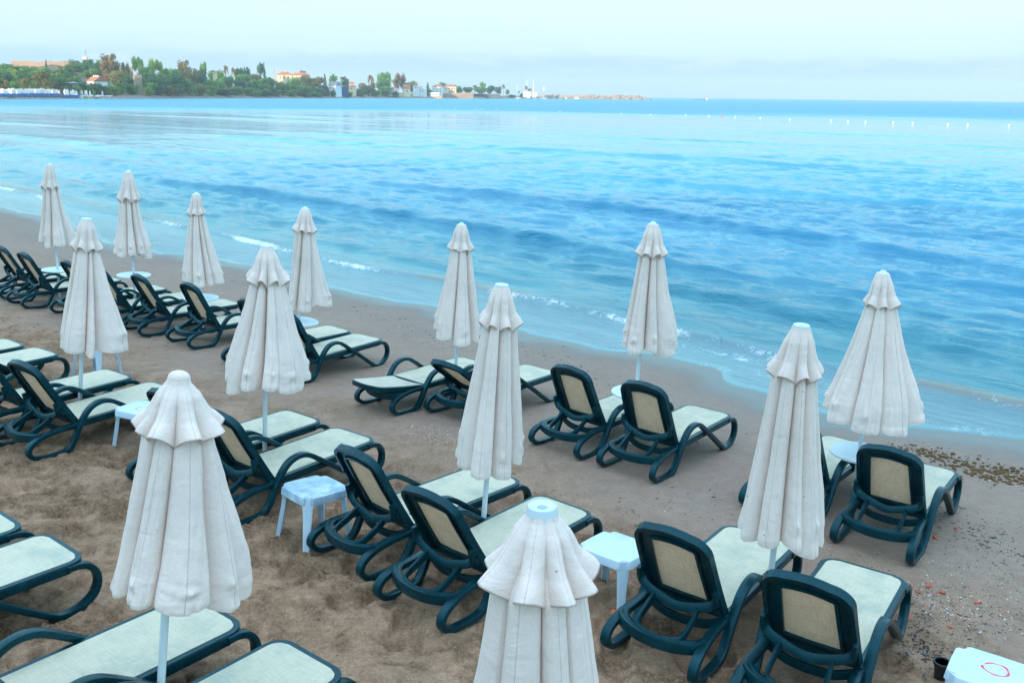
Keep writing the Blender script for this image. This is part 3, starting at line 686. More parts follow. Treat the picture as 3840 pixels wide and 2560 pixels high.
def vent(seed, L, rt0, tier, tl, q0=.34, q1=.76):
    rg = random.Random(seed+50); nr, nf, n = 40, 28, 8; na = n*nf
    off = [rg.uniform(-.28, .28) for _ in range(n)]; dz = [rg.uniform(.6, 1.4) for _ in range(n)]; rid = [rg.uniform(.88, 1.10) for _ in range(n)]
    u = np.linspace(0, 1.05, nr)[:, None]; th = np.arange(na)[None, :]/na*n; kf = np.floor(th).astype(int) % n; fr = th-np.floor(th)
    o = np.array(off); a0 = kf+o[kf]; a1 = kf+1+o[(kf+1) % n]; ang = (a0+(a1-a0)*fr)*2*math.pi/n
    prof = np.abs(np.sin(math.pi*fr))**.8; rd = np.array(rid)[kf]; dzk = np.array(dz)[kf]; uc = np.minimum(u, 1)
    def rad(side): return np.interp(uc, [0, .10, .3, .7, 1], [rt0*.98, rt0*1.18, rt0*.72+tier[side]*q0, tier[side]*q1, tier[side]*1.12])
    RL, RR_ = rad(0), rad(1); wgt = .5+.5*np.cos(ang); Rx = RL*(1-wgt)+RR_*wgt; Rd = .5*(RL+RR_)
    base = 1/np.sqrt((np.cos(ang)/Rx)**2+(np.sin(ang)/Rd)**2)
    amp = np.interp(uc, [0, .15, .5, 1], [.02, .10, .26, .40])
    r = base*(1-amp+amp*prof*rd)*(1+.03*fbm(ang*3*np.ones_like(u), u*5, seed, 3))
    z = -tl*uc-tl*.26*sstep(.40, 1, uc)*(.60-prof)*dzk
    hem = sstep(1.0, 1.05, u); r = r-.020*hem; z = z+.006*hem
    V = np.stack([r*np.cos(ang), r*np.sin(ang), z*np.ones_like(ang)], -1).reshape(-1, 3)
    return V, grid_quads(nr, na, True), np.repeat(th, nr, 0).reshape(-1), na
def cloth(name, V, Q, th, parent):
    me = np_mesh(name, V, Q, CANVAS, True)
    uvl = me.uv_layers.new(name='UVMap'); vi = np.empty(len(me.loops), dtype=np.int32); me.loops.foreach_get('vertex_index', vi)
    uv = np.zeros((len(vi), 2), dtype=np.float32); uv[:, 0] = th[vi]; uvl.data.foreach_set('uv', uv.ravel())
    return link(name, me, parent)
for i, (n, top, tr, sk, low, Hu, tab, cap, lab) in enumerate(UMB):
    B, T = solve_umbrella(top, low, UT[n])
    root = empty('closed_umbrella'); tag(root, lab, 'umbrella', 'closed cream beach umbrellas')
    axis = Vector(T-B); Hh = axis.length; zax = axis.normalized()
    dirv = Vector((B[0], B[1], 0)).normalized(); right = Vector((dirv.y, -dirv.x, 0)); xax = (right-zax*right.dot(zax)).normalized(); yax = zax.cross(xax)
    Mx = Matrix((xax, yax, zax)).transposed().to_4x4(); Mx.translation = B; root.matrix_world = Mx
    def param(px, py):                                   # pixel -> (lateral, height) on the plane of the umbrella facing the viewer
        p = np.array([px*K, py*K]); d = ray(p); nn = np.array([dirv.x, dirv.y, 0]); q = (nn@(B-CAMP))/(nn@d); P = Vector(d*q+CAMP-B); return P.dot(xax), P.dot(zax)
    (tl0, tz), (tr0, _), (sl, sz), (sr, _) = param(tr[0], tr[2]), param(tr[1], tr[2]), param(sk[0], sk[2]), param(sk[1], sk[2])
    if n == 'W2': sz = Hh-1.58; sl, sr = -.33, .36
    tdn = (CH-B[2]-sz)/math.hypot(B[0], B[1]); sz += {'U': 1.25, 'V': .9}.get(n[0], .55)*.5*(sr-sl)*tdn*(0 if n == 'W2' else 1); tz += .9*.5*(tr0-tl0)*(CH-B[2]-tz)/math.hypot(B[0], B[1])
    L = Hh-sz; tl = min(max(Hh-tz, .22), .48); rt0 = .053 if n[0] == 'W' else .058
    tier, skirt = (max(.09, -tl0), max(.09, tr0)), (max(.13, -sl)*1.03, max(.13, sr)*1.03)
    mb = MB(); mb.tube((0, 0, -.25), (0, 0, Hh-.02), .021, .021, 14); pole = mb.obj('pole', POLE, root)
    V_, Q_, th_, na_ = canopy(i*7+3, L, rt0, tier, skirt, tl); V_[:, 2] += Hh
    c = cloth('canopy', V_, Q_, th_, root)
    V_, Q_, th_, na_ = vent(i*7+3, L, rt0, tier, tl, *((.34, .80) if n[0] == 'W' else (.33, .78))); V_[:, 2] += Hh+.012
    cloth('top_flap', V_, Q_, th_, root)
    mb = MB()
    if cap == 2: mb.lathe([(.005, Hh+.045), (.025, Hh+.043), (.040, Hh+.036), (.050, Hh+.025), (.054, Hh+.010), (.052, Hh-.012)], 28); mb.obj('cap', CANVAS, root)
    elif cap == 1: mb.lathe([(.018, Hh-.005), (.020, Hh+.020), (.040, Hh+.024), (.046, Hh+.030), (.052, Hh+.026), (.056, Hh+.006), (.058, Hh-.010)], 28); mb.obj('cap', WHITEL, root)
    else: mb.lathe([(.004, Hh+.040), (.020, Hh+.036), (.030, Hh+.022), (.050, Hh+.012), (.060, Hh-.01)], 24); mb.obj('cap', WHITEL, root)
    if tab:
        zt = param(*{'U1': (122.5, 618), 'U2': (306, 630), 'U3': (462, 682), 'U4': (686, 736), 'U6': (1462, 900), 'U7': (1972, 1036)}[n])[1]-.03; rr_ = .275; print('zt', round(zt, 2))
        mb = MB(); mb.lathe([(rr_-.012, zt), (rr_, zt+.006), (rr_, zt+.024), (rr_-.008, zt+.030), (.06, zt+.031)], 56); mb.lathe([(.034, zt-.08), (.05, zt-.002)], 20)
        mb.obj('round_table', WHITEL, root)
    print(n, 'base', np.round(B, 2), 'H', round(Hh, 2), 'L', round(L, 2), 'tier', [round(q, 2) for q in tier], 'tl', round(tl, 2), 'skirt', [round(q, 2) for q in skirt])

# ------------------------------------------------------------------ square plastic tables
def table_outline(h, c, ins=0.0, dent=.016):
    P = []; h -= ins
    for q in range(4):
        a = q*math.pi/2
        loc = [(h, -(h-c)), (h+.004, 0), (h, h-c), (h-.012, h-c+.016), (h-c*.5-dent, h-c*.5-dent), (h-c+.016, h-.012)]
        for x, y in loc: P.append((x*math.cos(a)-y*math.sin(a), x*math.sin(a)+y*math.cos(a)))
    return P
TABW = .218
def table_meshes():
    H_ = .43; out = table_outline(TABW, .070); mb = MB()
    def ngon(P, z): return [(x, y, z) for x, y in P]
    rings = [ngon(table_outline(TABW, .070, .012), H_), ngon(table_outline(TABW, .070, .004), H_-.003), ngon(out, H_-.012), ngon(table_outline(TABW+.006, .074), H_-.062), ngon(table_outline(TABW+.002, .072), H_-.062), ngon(table_outline(TABW-.004, .068), H_-.02)]
    n = len(out); v = [p for r_ in rings for p in r_]; f = [tuple(range(n))]
    for a in range(len(rings)-1): f += [(a*n+k, a*n+(k+1) % n, (a+1)*n+(k+1) % n, (a+1)*n+k) for k in range(n)]
    f.append(tuple(range(5*n, 6*n))[::-1]); mb.add(v, f); top = mb
    legs = []
    for q in range(4):
        a = q*math.pi/2+math.pi/4; lb = MB(); v = []; m = 9
        for zi, (z, rad, wd) in enumerate([(H_-.010, .262, .100), (H_-.06, .266, .098), (H_-.11, .270, .080), (.24, .281, .070), (.15, .296, .063), (.06, .311, .057), (-.02, .325, .053)]):
            for k in range(m):
                u = k/(m-1)*2-1; dent = -.014*(1-u*u)+.004; x, y = rad+dent-.016*abs(u)**3, u*wd/2
                v.append((x*math.cos(a)-y*math.sin(a), x*math.sin(a)+y*math.cos(a), z))
            for k in range(m-1, -1, -1):
                u = k/(m-1)*2-1; dent = -.014*(1-u*u)-.004-.030*abs(u)**4; x, y = rad+dent-.010, u*wd/2*.90
                v.append((x*math.cos(a)-y*math.sin(a), x*math.sin(a)+y*math.cos(a), z))
        k2 = 2*m; f = [(i*k2+j, i*k2+(j+1) % k2, (i+1)*k2+(j+1) % k2, (i+1)*k2+j) for i in range(6) for j in range(k2)]
        f += [tuple(range(k2))[::-1], tuple(range(6*k2, 7*k2))]; lb.add(v, f); legs.append(lb)
    return top, legs
for (cx, cy), yaw, kind, lab in TABLES:
    root = empty('side_table'); tag(root, lab, 'side table', 'square white plastic side tables')
    top, legs = table_meshes(); mat = WHITED if kind == 'dirty' else WHITE
    top.obj('table_top', mat, root, angle=30)
    for l in legs: l.obj('leg', WHITE, root, angle=50)
    h = math.pi/2-(yaw-math.pi/4)
    root.matrix_world = sand_frame(cx, cy, h)
    if kind in ('dirty', 'sticker'):
        ox, oy = -.2245, .085                                # on the apron facing the viewer's left
        mb = MB()
        if kind == 'dirty':
            q = .0012
            for (ys, zs, wy, hz) in ((.0, .022, .118, q*1.6), (.0, -.022, .118, q*1.6), (-.059, 0, q*1.6, .046), (.059, 0, q*1.6, .046)): mb.box((ox-.004, oy-.01+ys, .392+zs), (.004, wy, hz))
            mb.obj('label', GREYINK, root)
        mb = MB(); mb.lathe([(.016, -.002), (.0165, .002), (.007, .002), (.006, -.002)], 20)
        lg = mb.obj('logo', INK, root); lg.rotation_euler = (0, -math.pi/2, 0); lg.location = (ox-.006, oy+.03, .392)
        mb = MB()
        for k in range(3):
            for j in range(3):
                if (k*5+j*3) % 4 != 1: mb.box((ox-.005, oy-.005-.009*j, .383+.009*k), (.004, .006, .006))
        mb.obj('print', GREYINK, root)
    if kind == 'plain':
        mb = MB()
        for ys, zs, wy, hz in ((0, .017, .10, .004), (0, -.017, .10, .004), (-.05, 0, .004, .038), (.05, 0, .004, .038)): mb.box((-.2255, ys, .395+zs), (.006, wy, hz))
        mb.obj('embossed_border', WHITE, root)
    if kind in ('ring', 'ring2'):
        mb = MB(); n = 40; v = []; r0, r1 = (.048, .058)
        for k in range(n):
            a = 2*math.pi*k/n; wob = 1+.04*math.sin(3*a+1)
            for r_ in (r0, r1+.003*math.sin(5*a)): v.append((r_*wob*math.cos(a), r_*wob*math.sin(a), .4305))
        gap = 2
        mb.add(v, [(2*k, 2*k+1, 2*((k+1) % n)+1, 2*((k+1) % n)) for k in range(n-gap)])
        me = bpy.data.meshes.new('drawn_circle'); me.from_pydata(mb.v, [], mb.f); me.materials.append(PINK); me.update()
        o = link('drawn_circle', me, root)
        if kind == 'ring': o.location = (.045, .02, 0)
        else: o.location = (-.02, -.03, 0); o.scale = (1.3, 1.3, 1)

# ------------------------------------------------------------------ pot
pr = empty('flower_pot', (2.845, 5.29, plane_z(2.845, 5.29)-.012)); tag(pr, 'small black plastic pot on the sand beside the corner table', 'pot')
mb = MB(); mb.lathe([(.040, .004), (.030, .004), (.038, .0), (.052, .125)], 32); mb.lathe([(.046, .125), (.041, .014)], 32); mb.obj('pot_body', POT, pr)
mb = MB(); mb.lathe([(.052, .112), (.058, .112), (.059, .132), (.052, .134), (.047, .130), (.047, .112)], 32); mb.obj('rim', POT, pr)

# ------------------------------------------------------------------ beach litter
def blob(rg, r, sq=1.0, n=1):
    bm = bmesh.new(); bmesh.ops.create_icosphere(bm, subdivisions=n, radius=r)
    for v_ in bm.verts: v_.co *= rg.uniform(.72, 1.22); v_.co.z *= sq
    V_ = [v_.co.copy() for v_ in bm.verts]; F_ = [tuple(x.index for x in f_.verts) for f_ in bm.faces]; bm.free(); return V_, F_
BROWN = simple('dried_seaweed_fibre', (.13, .072, .028), .95, .45, 40); DARKW = simple('dark_seaweed', (.022, .020, .018), .7, .5, 30)
BLUEM = simple('blue_black_mussel', (.02, .055, .085), .35, .5, 30); WSH = simple('white_shell', (.62, .62, .60), .5, .2, 20); RSH = simple('terracotta_shard', (.46, .095, .040), .8, .25, 20); GSH = simple('grey_pebble', (.20, .19, .18), .7, .4, 20)
ORANGE = simple('orange_tile', (.72, .20, .07), .8, .15, 20)
rg = random.Random(12)
def scat(poly_px, n, gauss=None):
    out = []
    while len(out) < n:
        k = rg.randrange(len(poly_px)-1); t = rg.random(); a, b = poly_px[k], poly_px[k+1]
        p = ((a[0]+(b[0]-a[0])*t+rg.gauss(0, a[2]))*K, (a[1]+(b[1]-a[1])*t+rg.gauss(0, a[3]))*K); q = on_sand(p); out.append((q[0], q[1]))
    return out
bmes = []
for k in range(5):
    V_, F_ = blob(rg, .0155, .75, 2); mb = MB(); mb.add(V_, F_); bmes.append(mb.mesh('seaweed_ball', BROWN, True, 80))
pts = scat([(2050, 1030, 30, 6), (2130, 1040, 22, 8), (2200, 1062, 30, 10), (2280, 1085, 30, 10), (2352, 1105, 30, 10)], 190)+scat([(2220, 1072, 24, 6), (2352, 1112, 24, 7)], 70)
for k, (x, y) in enumerate(pts):
    o = link('seaweed_ball', bmes[k % 5]); s = rg.choice((.7, .9, 1.1, 1.4)); o.scale = (s*rg.uniform(.9, 1.3), s, s*rg.uniform(.8, 1.1)); o.rotation_euler = (0, 0, rg.uniform(0, 6))
    o.location = (x, y, sand_z(x, y)+.007*s); tag(o, 'small brown ball of dried seaweed fibre in the drift near the waterline at right', 'seaweed ball', 'brown seaweed balls washed up at the right')
# larger single pieces
for x, y, sz, lab in ((1412, 1406, .048, 'bright orange shard of tile lying at the foot of the clean white table'), (342, 799, .035, 'red shard of tile on the sand under the left loungers'), (2013, 1127, .030, None), (1998, 1111, .03, None), (2120, 1160, .03, None), (2270, 1078, .0, None),
        (1365, 1160, .0, None), (2196, 1214, .028, None), (2056, 1120, .026, None), (2150, 1236, .03, None), (2050, 1360, .03, None), (2070, 1398, .026, None), (2090, 1420, .03, None), (2180, 1440, .03, None), (2245, 1382, .026, None), (2135, 1340, .034, None), (2165, 1360, .03, None), (2110, 1357, .024, None)):
    if sz == 0: continue
    q = on_sand((x*K, y*K)); V_, F_ = blob(rg, sz, .45, 1); mb = MB(); mb.add(V_, F_); o = mb.obj('tile_shard', ORANGE if x == 1412 else RSH, angle=25)
    o.scale = (1.2, .6, .8); o.rotation_euler = (rg.uniform(-.3, .3), rg.uniform(-.3, .3), rg.uniform(0, 3)); o.location = (q[0], q[1], sand_z(q[0], q[1])+sz*.2)
    tag(o, lab or 'small red shard of tile lying on the pebbly sand at the right', 'tile shard', None if lab else 'red tile shards on the right of the beach')
def litter(name, spec):
    mats = [WSH, RSH, GSH, BLUEM, DARKW, BROWN]; mb = MB()
    for poly, n, wts, smin, smax, flat in spec:
        for (x, y) in scat(poly, n):
            mi = rg.choices(range(6), wts)[0]; s = smin+(smax-smin)*rg.random()**2.2; z = sand_z(x, y)
            if mi in (4, 5):
                s *= .55; a = rg.gauss(.75, .8); l = s*rg.uniform(1.0, 3.6)*rg.choice((.5, 1, 1)); w_ = s*rg.uniform(.15, .45); c_, s_ = math.cos(a), math.sin(a); kx = rg.uniform(-.4, .4)*l
                P = [(-l, -w_*.5, 0), (0, kx-w_, 0), (l, -w_*.5, 0), (l, w_*.5, 0), (0, kx+w_, 0), (-l, w_*.5, 0)]
                v = [(x+p*c_-q*s_, y+p*s_+q*c_, z+.002) for p, q, _ in P]+[(x+p*c_-q*s_, y+p*s_+q*c_, z+.005+s*.2) for p, q, _ in P]
                mb.add(v, [(5, 4, 1, 0), (4, 3, 2, 1), (6, 7, 10, 11), (7, 8, 9, 10)]+[(k, (k+1) % 6, 6+(k+1) % 6, 6+k) for k in range(6)], mi)
            else:
                a = rg.uniform(0, 6.28); c_, s_ = math.cos(a), math.sin(a); e = rg.uniform(.5, .9); h_ = s*flat
                P = [(math.cos(k*1.257+rg.uniform(-.3, .3))*s*rg.uniform(.7, 1.1), math.sin(k*1.257+rg.uniform(-.3, .3))*s*e) for k in range(5)]
                v = [(x+p*c_-q*s_, y+p*s_+q*c_, z-.002) for p, q in P]+[(x+.7*(p*c_-q*s_), y+.7*(p*s_+q*c_), z+h_) for p, q in P]
                mb.add(v, [(5, 6, 7, 8, 9)]+[(k, (k+1) % 5, 5+(k+1) % 5, 5+k) for k in range(5)], mi)
    o = mb.obj(name, mats, smooth=False); return o
o = litter('shell_gravel', [
    ([(930, 985, 14, 10), (1000, 990, 20, 14), (1040, 1010, 18, 14)], 520, (3, 2.5, 4, 3, 1, .5), .003, .013, .35),
    ([(2060, 1350, 26, 26), (2130, 1370, 30, 22), (2220, 1400, 40, 24), (2352, 1440, 40, 26)], 1300, (3, 2.2, 4, 3, 1, .5), .0025, .012, .4),
    ([(2150, 1250, 60, 40), (2280, 1330, 60, 40), (2352, 1400, 40, 40)], 500, (3, 1.2, 3, 4, 2, 1), .003, .009, .4),
    ([(20, 720, 40, 26), (150, 770, 60, 26), (60, 800, 60, 18)], 110, (.4, 3, 1, 0, 1, 2), .010, .028, .3),
    ([(300, 700, 500, 60), (1000, 900, 300, 80), (1700, 1150, 300, 90), (2100, 1150, 160, 80)], 520, (2, 1.2, 2, 1, 3, 2), .004, .012, .4)])
tag(o, 'gravel of broken shells, pebbles and red grit strewn over the sand', 'shell gravel', kind='stuff')
o = litter('seaweed_shreds', [
    ([(1080, 745, 30, 4), (1200, 800, 30, 5), (1330, 840, 30, 5), (1440, 900, 30, 6)], 190, (0, 0, 0, 0, 4, 1), .006, .018, .3),
    ([(380, 575, 20, 3), (560, 650, 30, 4), (760, 690, 30, 4), (960, 760, 30, 4), (1080, 800, 20, 4)], 200, (0, 0, 0, 0, 4, 2), .008, .022, .3),
    ([(1000, 1100, 200, 30), (1500, 1180, 150, 30), (1800, 1130, 120, 60)], 160, (0, 0, 0, 0, 4, 2), .005, .014, .3),
    ([(0, 520, 60, 12), (300, 610, 60, 10)], 60, (0, 0, 0, 0, 2, 3), .012, .04, .3),
    ([(2040, 1025, 26, 8), (2180, 1055, 40, 10), (2352, 1108, 40, 12)], 420, (.2, 0, .2, .5, 4, 3), .006, .020, .35),
    ([(2080, 1155, 20, 8), (2160, 1180, 40, 14), (2260, 1230, 40, 20), (2340, 1290, 40, 24)], 420, (0, 0, 0, 4, 4, .5), .006, .018, .35),
    ([(2060, 1400, 30, 26), (2120, 1450, 26, 30), (2120, 1520, 30, 30), (2250, 1440, 60, 20)], 620, (0, 0, .4, 4, 4, .3), .005, .016, .35),
    ([(500, 1150, 200, 80), (900, 1350, 200, 80), (1500, 1430, 200, 80)], 130, (.3, .3, 0, 0, 3, 2), .005, .015, .3)])
tag(o, 'dark shreds of seaweed scattered in drift lines along the beach', 'seaweed', kind='stuff')
# ------------------------------------------------------------------ far shore
DX = np.array([-2400, -500, 0, 490, 1143, 1500, 1640, 1800, 2010, 2440, 2600]); DD = np.array([360, 385, 410, 520, 750, 940, 1000, 1040, 1260, 1330, 1340])
def shore_D(x): return float(np.interp(x, DX, DD))
HX = np.array([-2400, -1500, -500, 0, 120, 260, 420, 560, 800, 1000, 1160, 1300, 1500, 1640, 1720, 1900, 2000, 2040, 2600]); HHt = np.array([-1.5, 6, 11, 14, 17, 22, 19, 12, 10, 11, 11, 8, 5, 4, 3.2, 3, 2.4, 1.0, .8])
TT_ = np.array([-14, -3, 0, 2.5, 6, 14, 40, 90, 140, 180, 420]); TZ = np.array([-2.5, -.9, -.32, .35, .9, 1.5, 0, 0, 0, 0, 0]); TF = np.array([0, 0, 0, 0, 0, 0, .20, .32, .50, 1.0, 1.0])
def terr(x, t):
    return float(np.interp(t, TT_, np.where(TF > 0, np.maximum(1.5, TF*np.interp(x, HX, HHt)), TZ)))
def land_pt(x, t):
    R_ = shore_D(x)+t; d = ray((x, 350)); q = R_/d[1]; return np.array([d[0]*q, R_, terr(x, t)])
xs = np.concatenate([np.arange(-2400, -520, 80), np.arange(-520, 2061, 20)]); tf = np.array([-14, -3, 0, 1.2, 2.5, 4, 6, 9, 14, 22, 40, 65, 90, 140, 180, 280, 420])
LV = np.array([[land_pt(x, t)+np.array([0, (2.2*fbm(x*.02, t*0+1.0, 5, 3))*(0 if t > 30 else 1), (.35*fbm(x*.05, t*.3, 9, 3) if t > 1 else 0)]) for x in xs] for t in tf]).reshape(-1, 3)
def m_land():
    m, nt, bs = new_mat('headland_scrub'); co = geopos(nt)
    n = noise(nt, .12, 6, .65, co); n2 = noise(nt, .9, 5, .7, co)
    veg = ramp(nt, n2, [(.3, (.035, .05, .022)), (.7, (.12, .12, .06))]); rock = ramp(nt, n2, [(.3, (.10, .09, .08)), (.7, (.30, .25, .20))])
    sp = nd(nt, 'ShaderNodeSeparateXYZ'); nt.links.new(co, sp.inputs[0])
    lo = ramp(nt, sp.outputs[2], [(.0, (0, 0, 0)), (.9, (0, 0, 0)), (1, (1, 1, 1))])
    mr = nd(nt, 'ShaderNodeMapRange'); mr.inputs[1].default_value = .7; mr.inputs[2].default_value = 1.6; nt.links.new(sp.outputs[2], mr.inputs[0])
    nt.links.new(mixc(nt, mr.outputs[0], rock, mixc(nt, ramp(nt, n, [(.50, (0, 0, 0)), (.62, (1, 1, 1))]), veg, rock)), bs.inputs['Base Color']); bs.inputs['Roughness'].default_value = .95
    return m
land = link('headland', np_mesh('headland', LV, grid_quads(len(tf), len(xs)), m_land())); tag(land, kind='structure')

# leaf materials
def leafm(name, a, b):
    m, nt, bs = new_mat(name)
    n = noise(nt, 2.4, 3, .6, objco(nt)); c = ramp(nt, n, [(.36, a), (.64, b)]); nt.links.new(c, bs.inputs['Base Color'])
    bs.inputs['Roughness'].default_value = .7; bs.inputs['Specular IOR Level'].default_value = .2
    tr = nd(nt, 'ShaderNodeBsdfTranslucent'); nt.links.new(c, tr.inputs[0]); ms = nd(nt, 'ShaderNodeMixShader'); ms.inputs[0].default_value = .32
    nt.links.new(bs.outputs[0], ms.inputs[1]); nt.links.new(tr.outputs[0], ms.inputs[2]); nt.links.new(ms.outputs[0], nt.nodes['Material Output'].inputs[0]); return m
LEAF = dict(green=leafm('green_foliage', (0.053, 0.178, 0.051), (0.193, 0.389, 0.086)), dark=leafm('dark_foliage', (0.028, 0.118, 0.064), (0.088, 0.229, 0.094)), lime=leafm('light_foliage', (0.132, 0.254, 0.036), (0.263, 0.406, 0.072)),
            gold=leafm('golden_foliage', (.15, .11, .045), (.34, .24, .10)), olive=leafm('olive_foliage', (0.132, 0.144, 0.043), (0.298, 0.263, 0.086)), pine=leafm('pine_foliage', (0.053, 0.152, 0.051), (0.150, 0.270, 0.072)), palm=leafm('palm_foliage', (0.105, 0.127, 0.043), (0.298, 0.254, 0.100)))
BARK = simple('bark', (.14, .10, .07), .9, .3, 2); PBARK = simple('palm_bark', (.36, .22, .13), .9, .2, 2)
def leafcloud(rg, lobes, n, size):
    """small leaf sheets spread over and through the lobes (cx, cy, cz, rx, ry, rz)"""
    mb = MB(); tot = sum(l[3]*l[5] for l in lobes)
    for l in lobes:
        for _ in range(int(n*l[3]*l[5]/tot)):
            v = Vector((rg.gauss(0, 1), rg.gauss(0, 1), rg.gauss(0, 1))).normalized(); q = rg.random()**.30*rg.uniform(.86, 1.12)
            c = Vector((l[0]+v.x*l[3]*q, l[1]+v.y*l[4]*q, l[2]+v.z*l[5]*q)); nn = (v+Vector((rg.uniform(-.8, .8), rg.uniform(-.8, .8), rg.uniform(-.3, .9)))).normalized()
            a = nn.orthogonal().normalized(); b = nn.cross(a); ang = rg.uniform(0, 6.28); a, b = a*math.cos(ang)+b*math.sin(ang), b*math.cos(ang)-a*math.sin(ang); s = size*rg.uniform(.6, 1.5)
            mb.add([c-a*s-b*s*.35, c+b*s*.7-a*s*.2, c+a*s, c-b*s*.8+a*s*.15], [(0, 1, 2, 3)])
    return mb
def limb_trunk(rg, h, r, lobes):
    mb = MB(); p = Vector((0, 0, -.06)); q = Vector((rg.uniform(-.03, .03), rg.uniform(-.03, .03), h)); mb.tube(p, q, r, r*.7, 8)
    for l in lobes[:6]: mb.tube(q*.8, Vector(l[:3]), r*.5, r*.15, 6)
    return mb
TREE = {}
def reg(kind, crown, trunk, tm=None): TREE.setdefault(kind, []).append((crown.mesh('crown', LEAF['green'], False), trunk.mesh('trunk', tm or BARK)))
for s in range(4):
    q = random.Random(100+s)
    lob = [(q.uniform(-.26, .26), q.uniform(-.26, .26), q.uniform(.38, .80), q.uniform(.17, .28), q.uniform(.17, .28), q.uniform(.14, .22)) for _ in range(11)]+[(0, 0, .55, .28, .28, .26)]
    reg('broad', leafcloud(q, lob, 3200, .030), limb_trunk(q, .45, .03, lob))
    lob = [(q.uniform(-.34, .34), q.uniform(-.34, .34), q.uniform(.22, .72), q.uniform(.14, .26), q.uniform(.14, .26), q.uniform(.16, .28)) for _ in range(12)]+[(0, 0, .32, .42, .42, .32)]
    reg('bush', leafcloud(q, lob, 3200, .030), limb_trunk(q, .3, .03, lob))
    lob = [(q.uniform(-.3, .3), q.uniform(-.3, .3), q.uniform(.26, .86), q.uniform(.12, .21), q.uniform(.12, .21), q.uniform(.11, .18)) for _ in range(14)]+[(q.uniform(-.1, .1), 0, .9, .13, .13, .10)]
    reg('loose', leafcloud(q, lob, 2600, .028), limb_trunk(q, .4, .028, lob))
    lob = [(q.uniform(-.32, .32), q.uniform(-.32, .32), q.uniform(.48, .84), q.uniform(.17, .26), q.uniform(.17, .26), q.uniform(.11, .17)) for _ in range(12)]
    reg('pine', leafcloud(q, lob, 2600, .028), limb_trunk(q, .6, .03, lob))
for s in range(2):
    q = random.Random(200+s); lob = [(q.uniform(-.05, .05), q.uniform(-.05, .05), .10+.84*k/9, .36*(1-abs(k/9-.35)*1.15)+.04, .36*(1-abs(k/9-.35)*1.15)+.04, .10) for k in range(10)]
    reg('cypress', leafcloud(q, lob, 1100, .030), limb_trunk(q, .2, .04, []))
    mb = MB()
    for k in range(30):                                    # palm fronds: arched, drooping strips of leaflets
        a = q.uniform(0, 6.28); el = q.uniform(-.5, 1.2); l = q.uniform(.38, .52); P = []
        for j in range(6): t = j/5; P.append(Vector((math.cos(a)*l*t*math.cos(el*(1-t*.6)), math.sin(a)*l*t*math.cos(el*(1-t*.6)), .82+.16*math.sin(el)*t*1.6-.20*t*t)))
        sd_ = Vector((-math.sin(a), math.cos(a), 0))
        for j in range(5):
            w0, w1 = .05*(1-abs(j/5-.4)), .05*(1-abs((j+1)/5-.4)); dz = Vector((0, 0, -.03))
            mb.add([P[j], P[j+1], P[j+1]+sd_*w1+dz, P[j]+sd_*w0+dz], [(0, 1, 2, 3)]); mb.add([P[j], P[j+1], P[j+1]-sd_*w1+dz, P[j]-sd_*w0+dz], [(0, 3, 2, 1)])
    tb = MB(); tb.tube((0, 0, -.05), (.02, 0, .82), .045, .03, 8); tb.tube((.02, 0, .70), (.02, 0, .83), .07, .05, 8); reg('palm', mb, tb, PBARK)

LANDMARK = []        # (x src, phrase)
TREES_DONE = []
def tree(kind, leaf, cx, ytop, wpx, t, q=None):
    """cx, ytop, width in source pixels; t = metres behind the waterline"""
    R_ = shore_D(cx)+t; P = land_pt(cx, t); top = at((cx, ytop), R_); h = max(top[2]-P[2], 1.5); wd = wpx/F*R_
    root = empty({'palm': 'palm_tree', 'cypress': 'cypress_tree', 'pine': 'pine_tree', 'bush': 'bush'}.get(kind, 'tree'), P)
    vs = TREE[kind]; k = rnd.randrange(len(vs)); c = link('crown', vs[k][0], root); link('trunk', vs[k][1], root)
    c.material_slots[0].link = 'OBJECT'; c.material_slots[0].material = LEAF[leaf]
    ww = wd/{'cypress': .78, 'palm': .95, 'pine': 1.0, 'bush': 1.06}.get(kind, .92); root.scale = (ww, ww, h/{'cypress': 1.02, 'palm': .98, 'bush': .96, 'pine': .96}.get(kind, .98)); root.rotation_euler = (0, 0, rnd.uniform(0, 6.28))
    TREES_DONE.append((root, kind, leaf, cx, ytop, t)); return root
def c1(x, y): return x/2.94, 150+y/2.94
def c2(x, y): return 800+x/2.94, 200+y/2.94
def c3(x, y): return 1500+x/2.352, 250+y/2.352
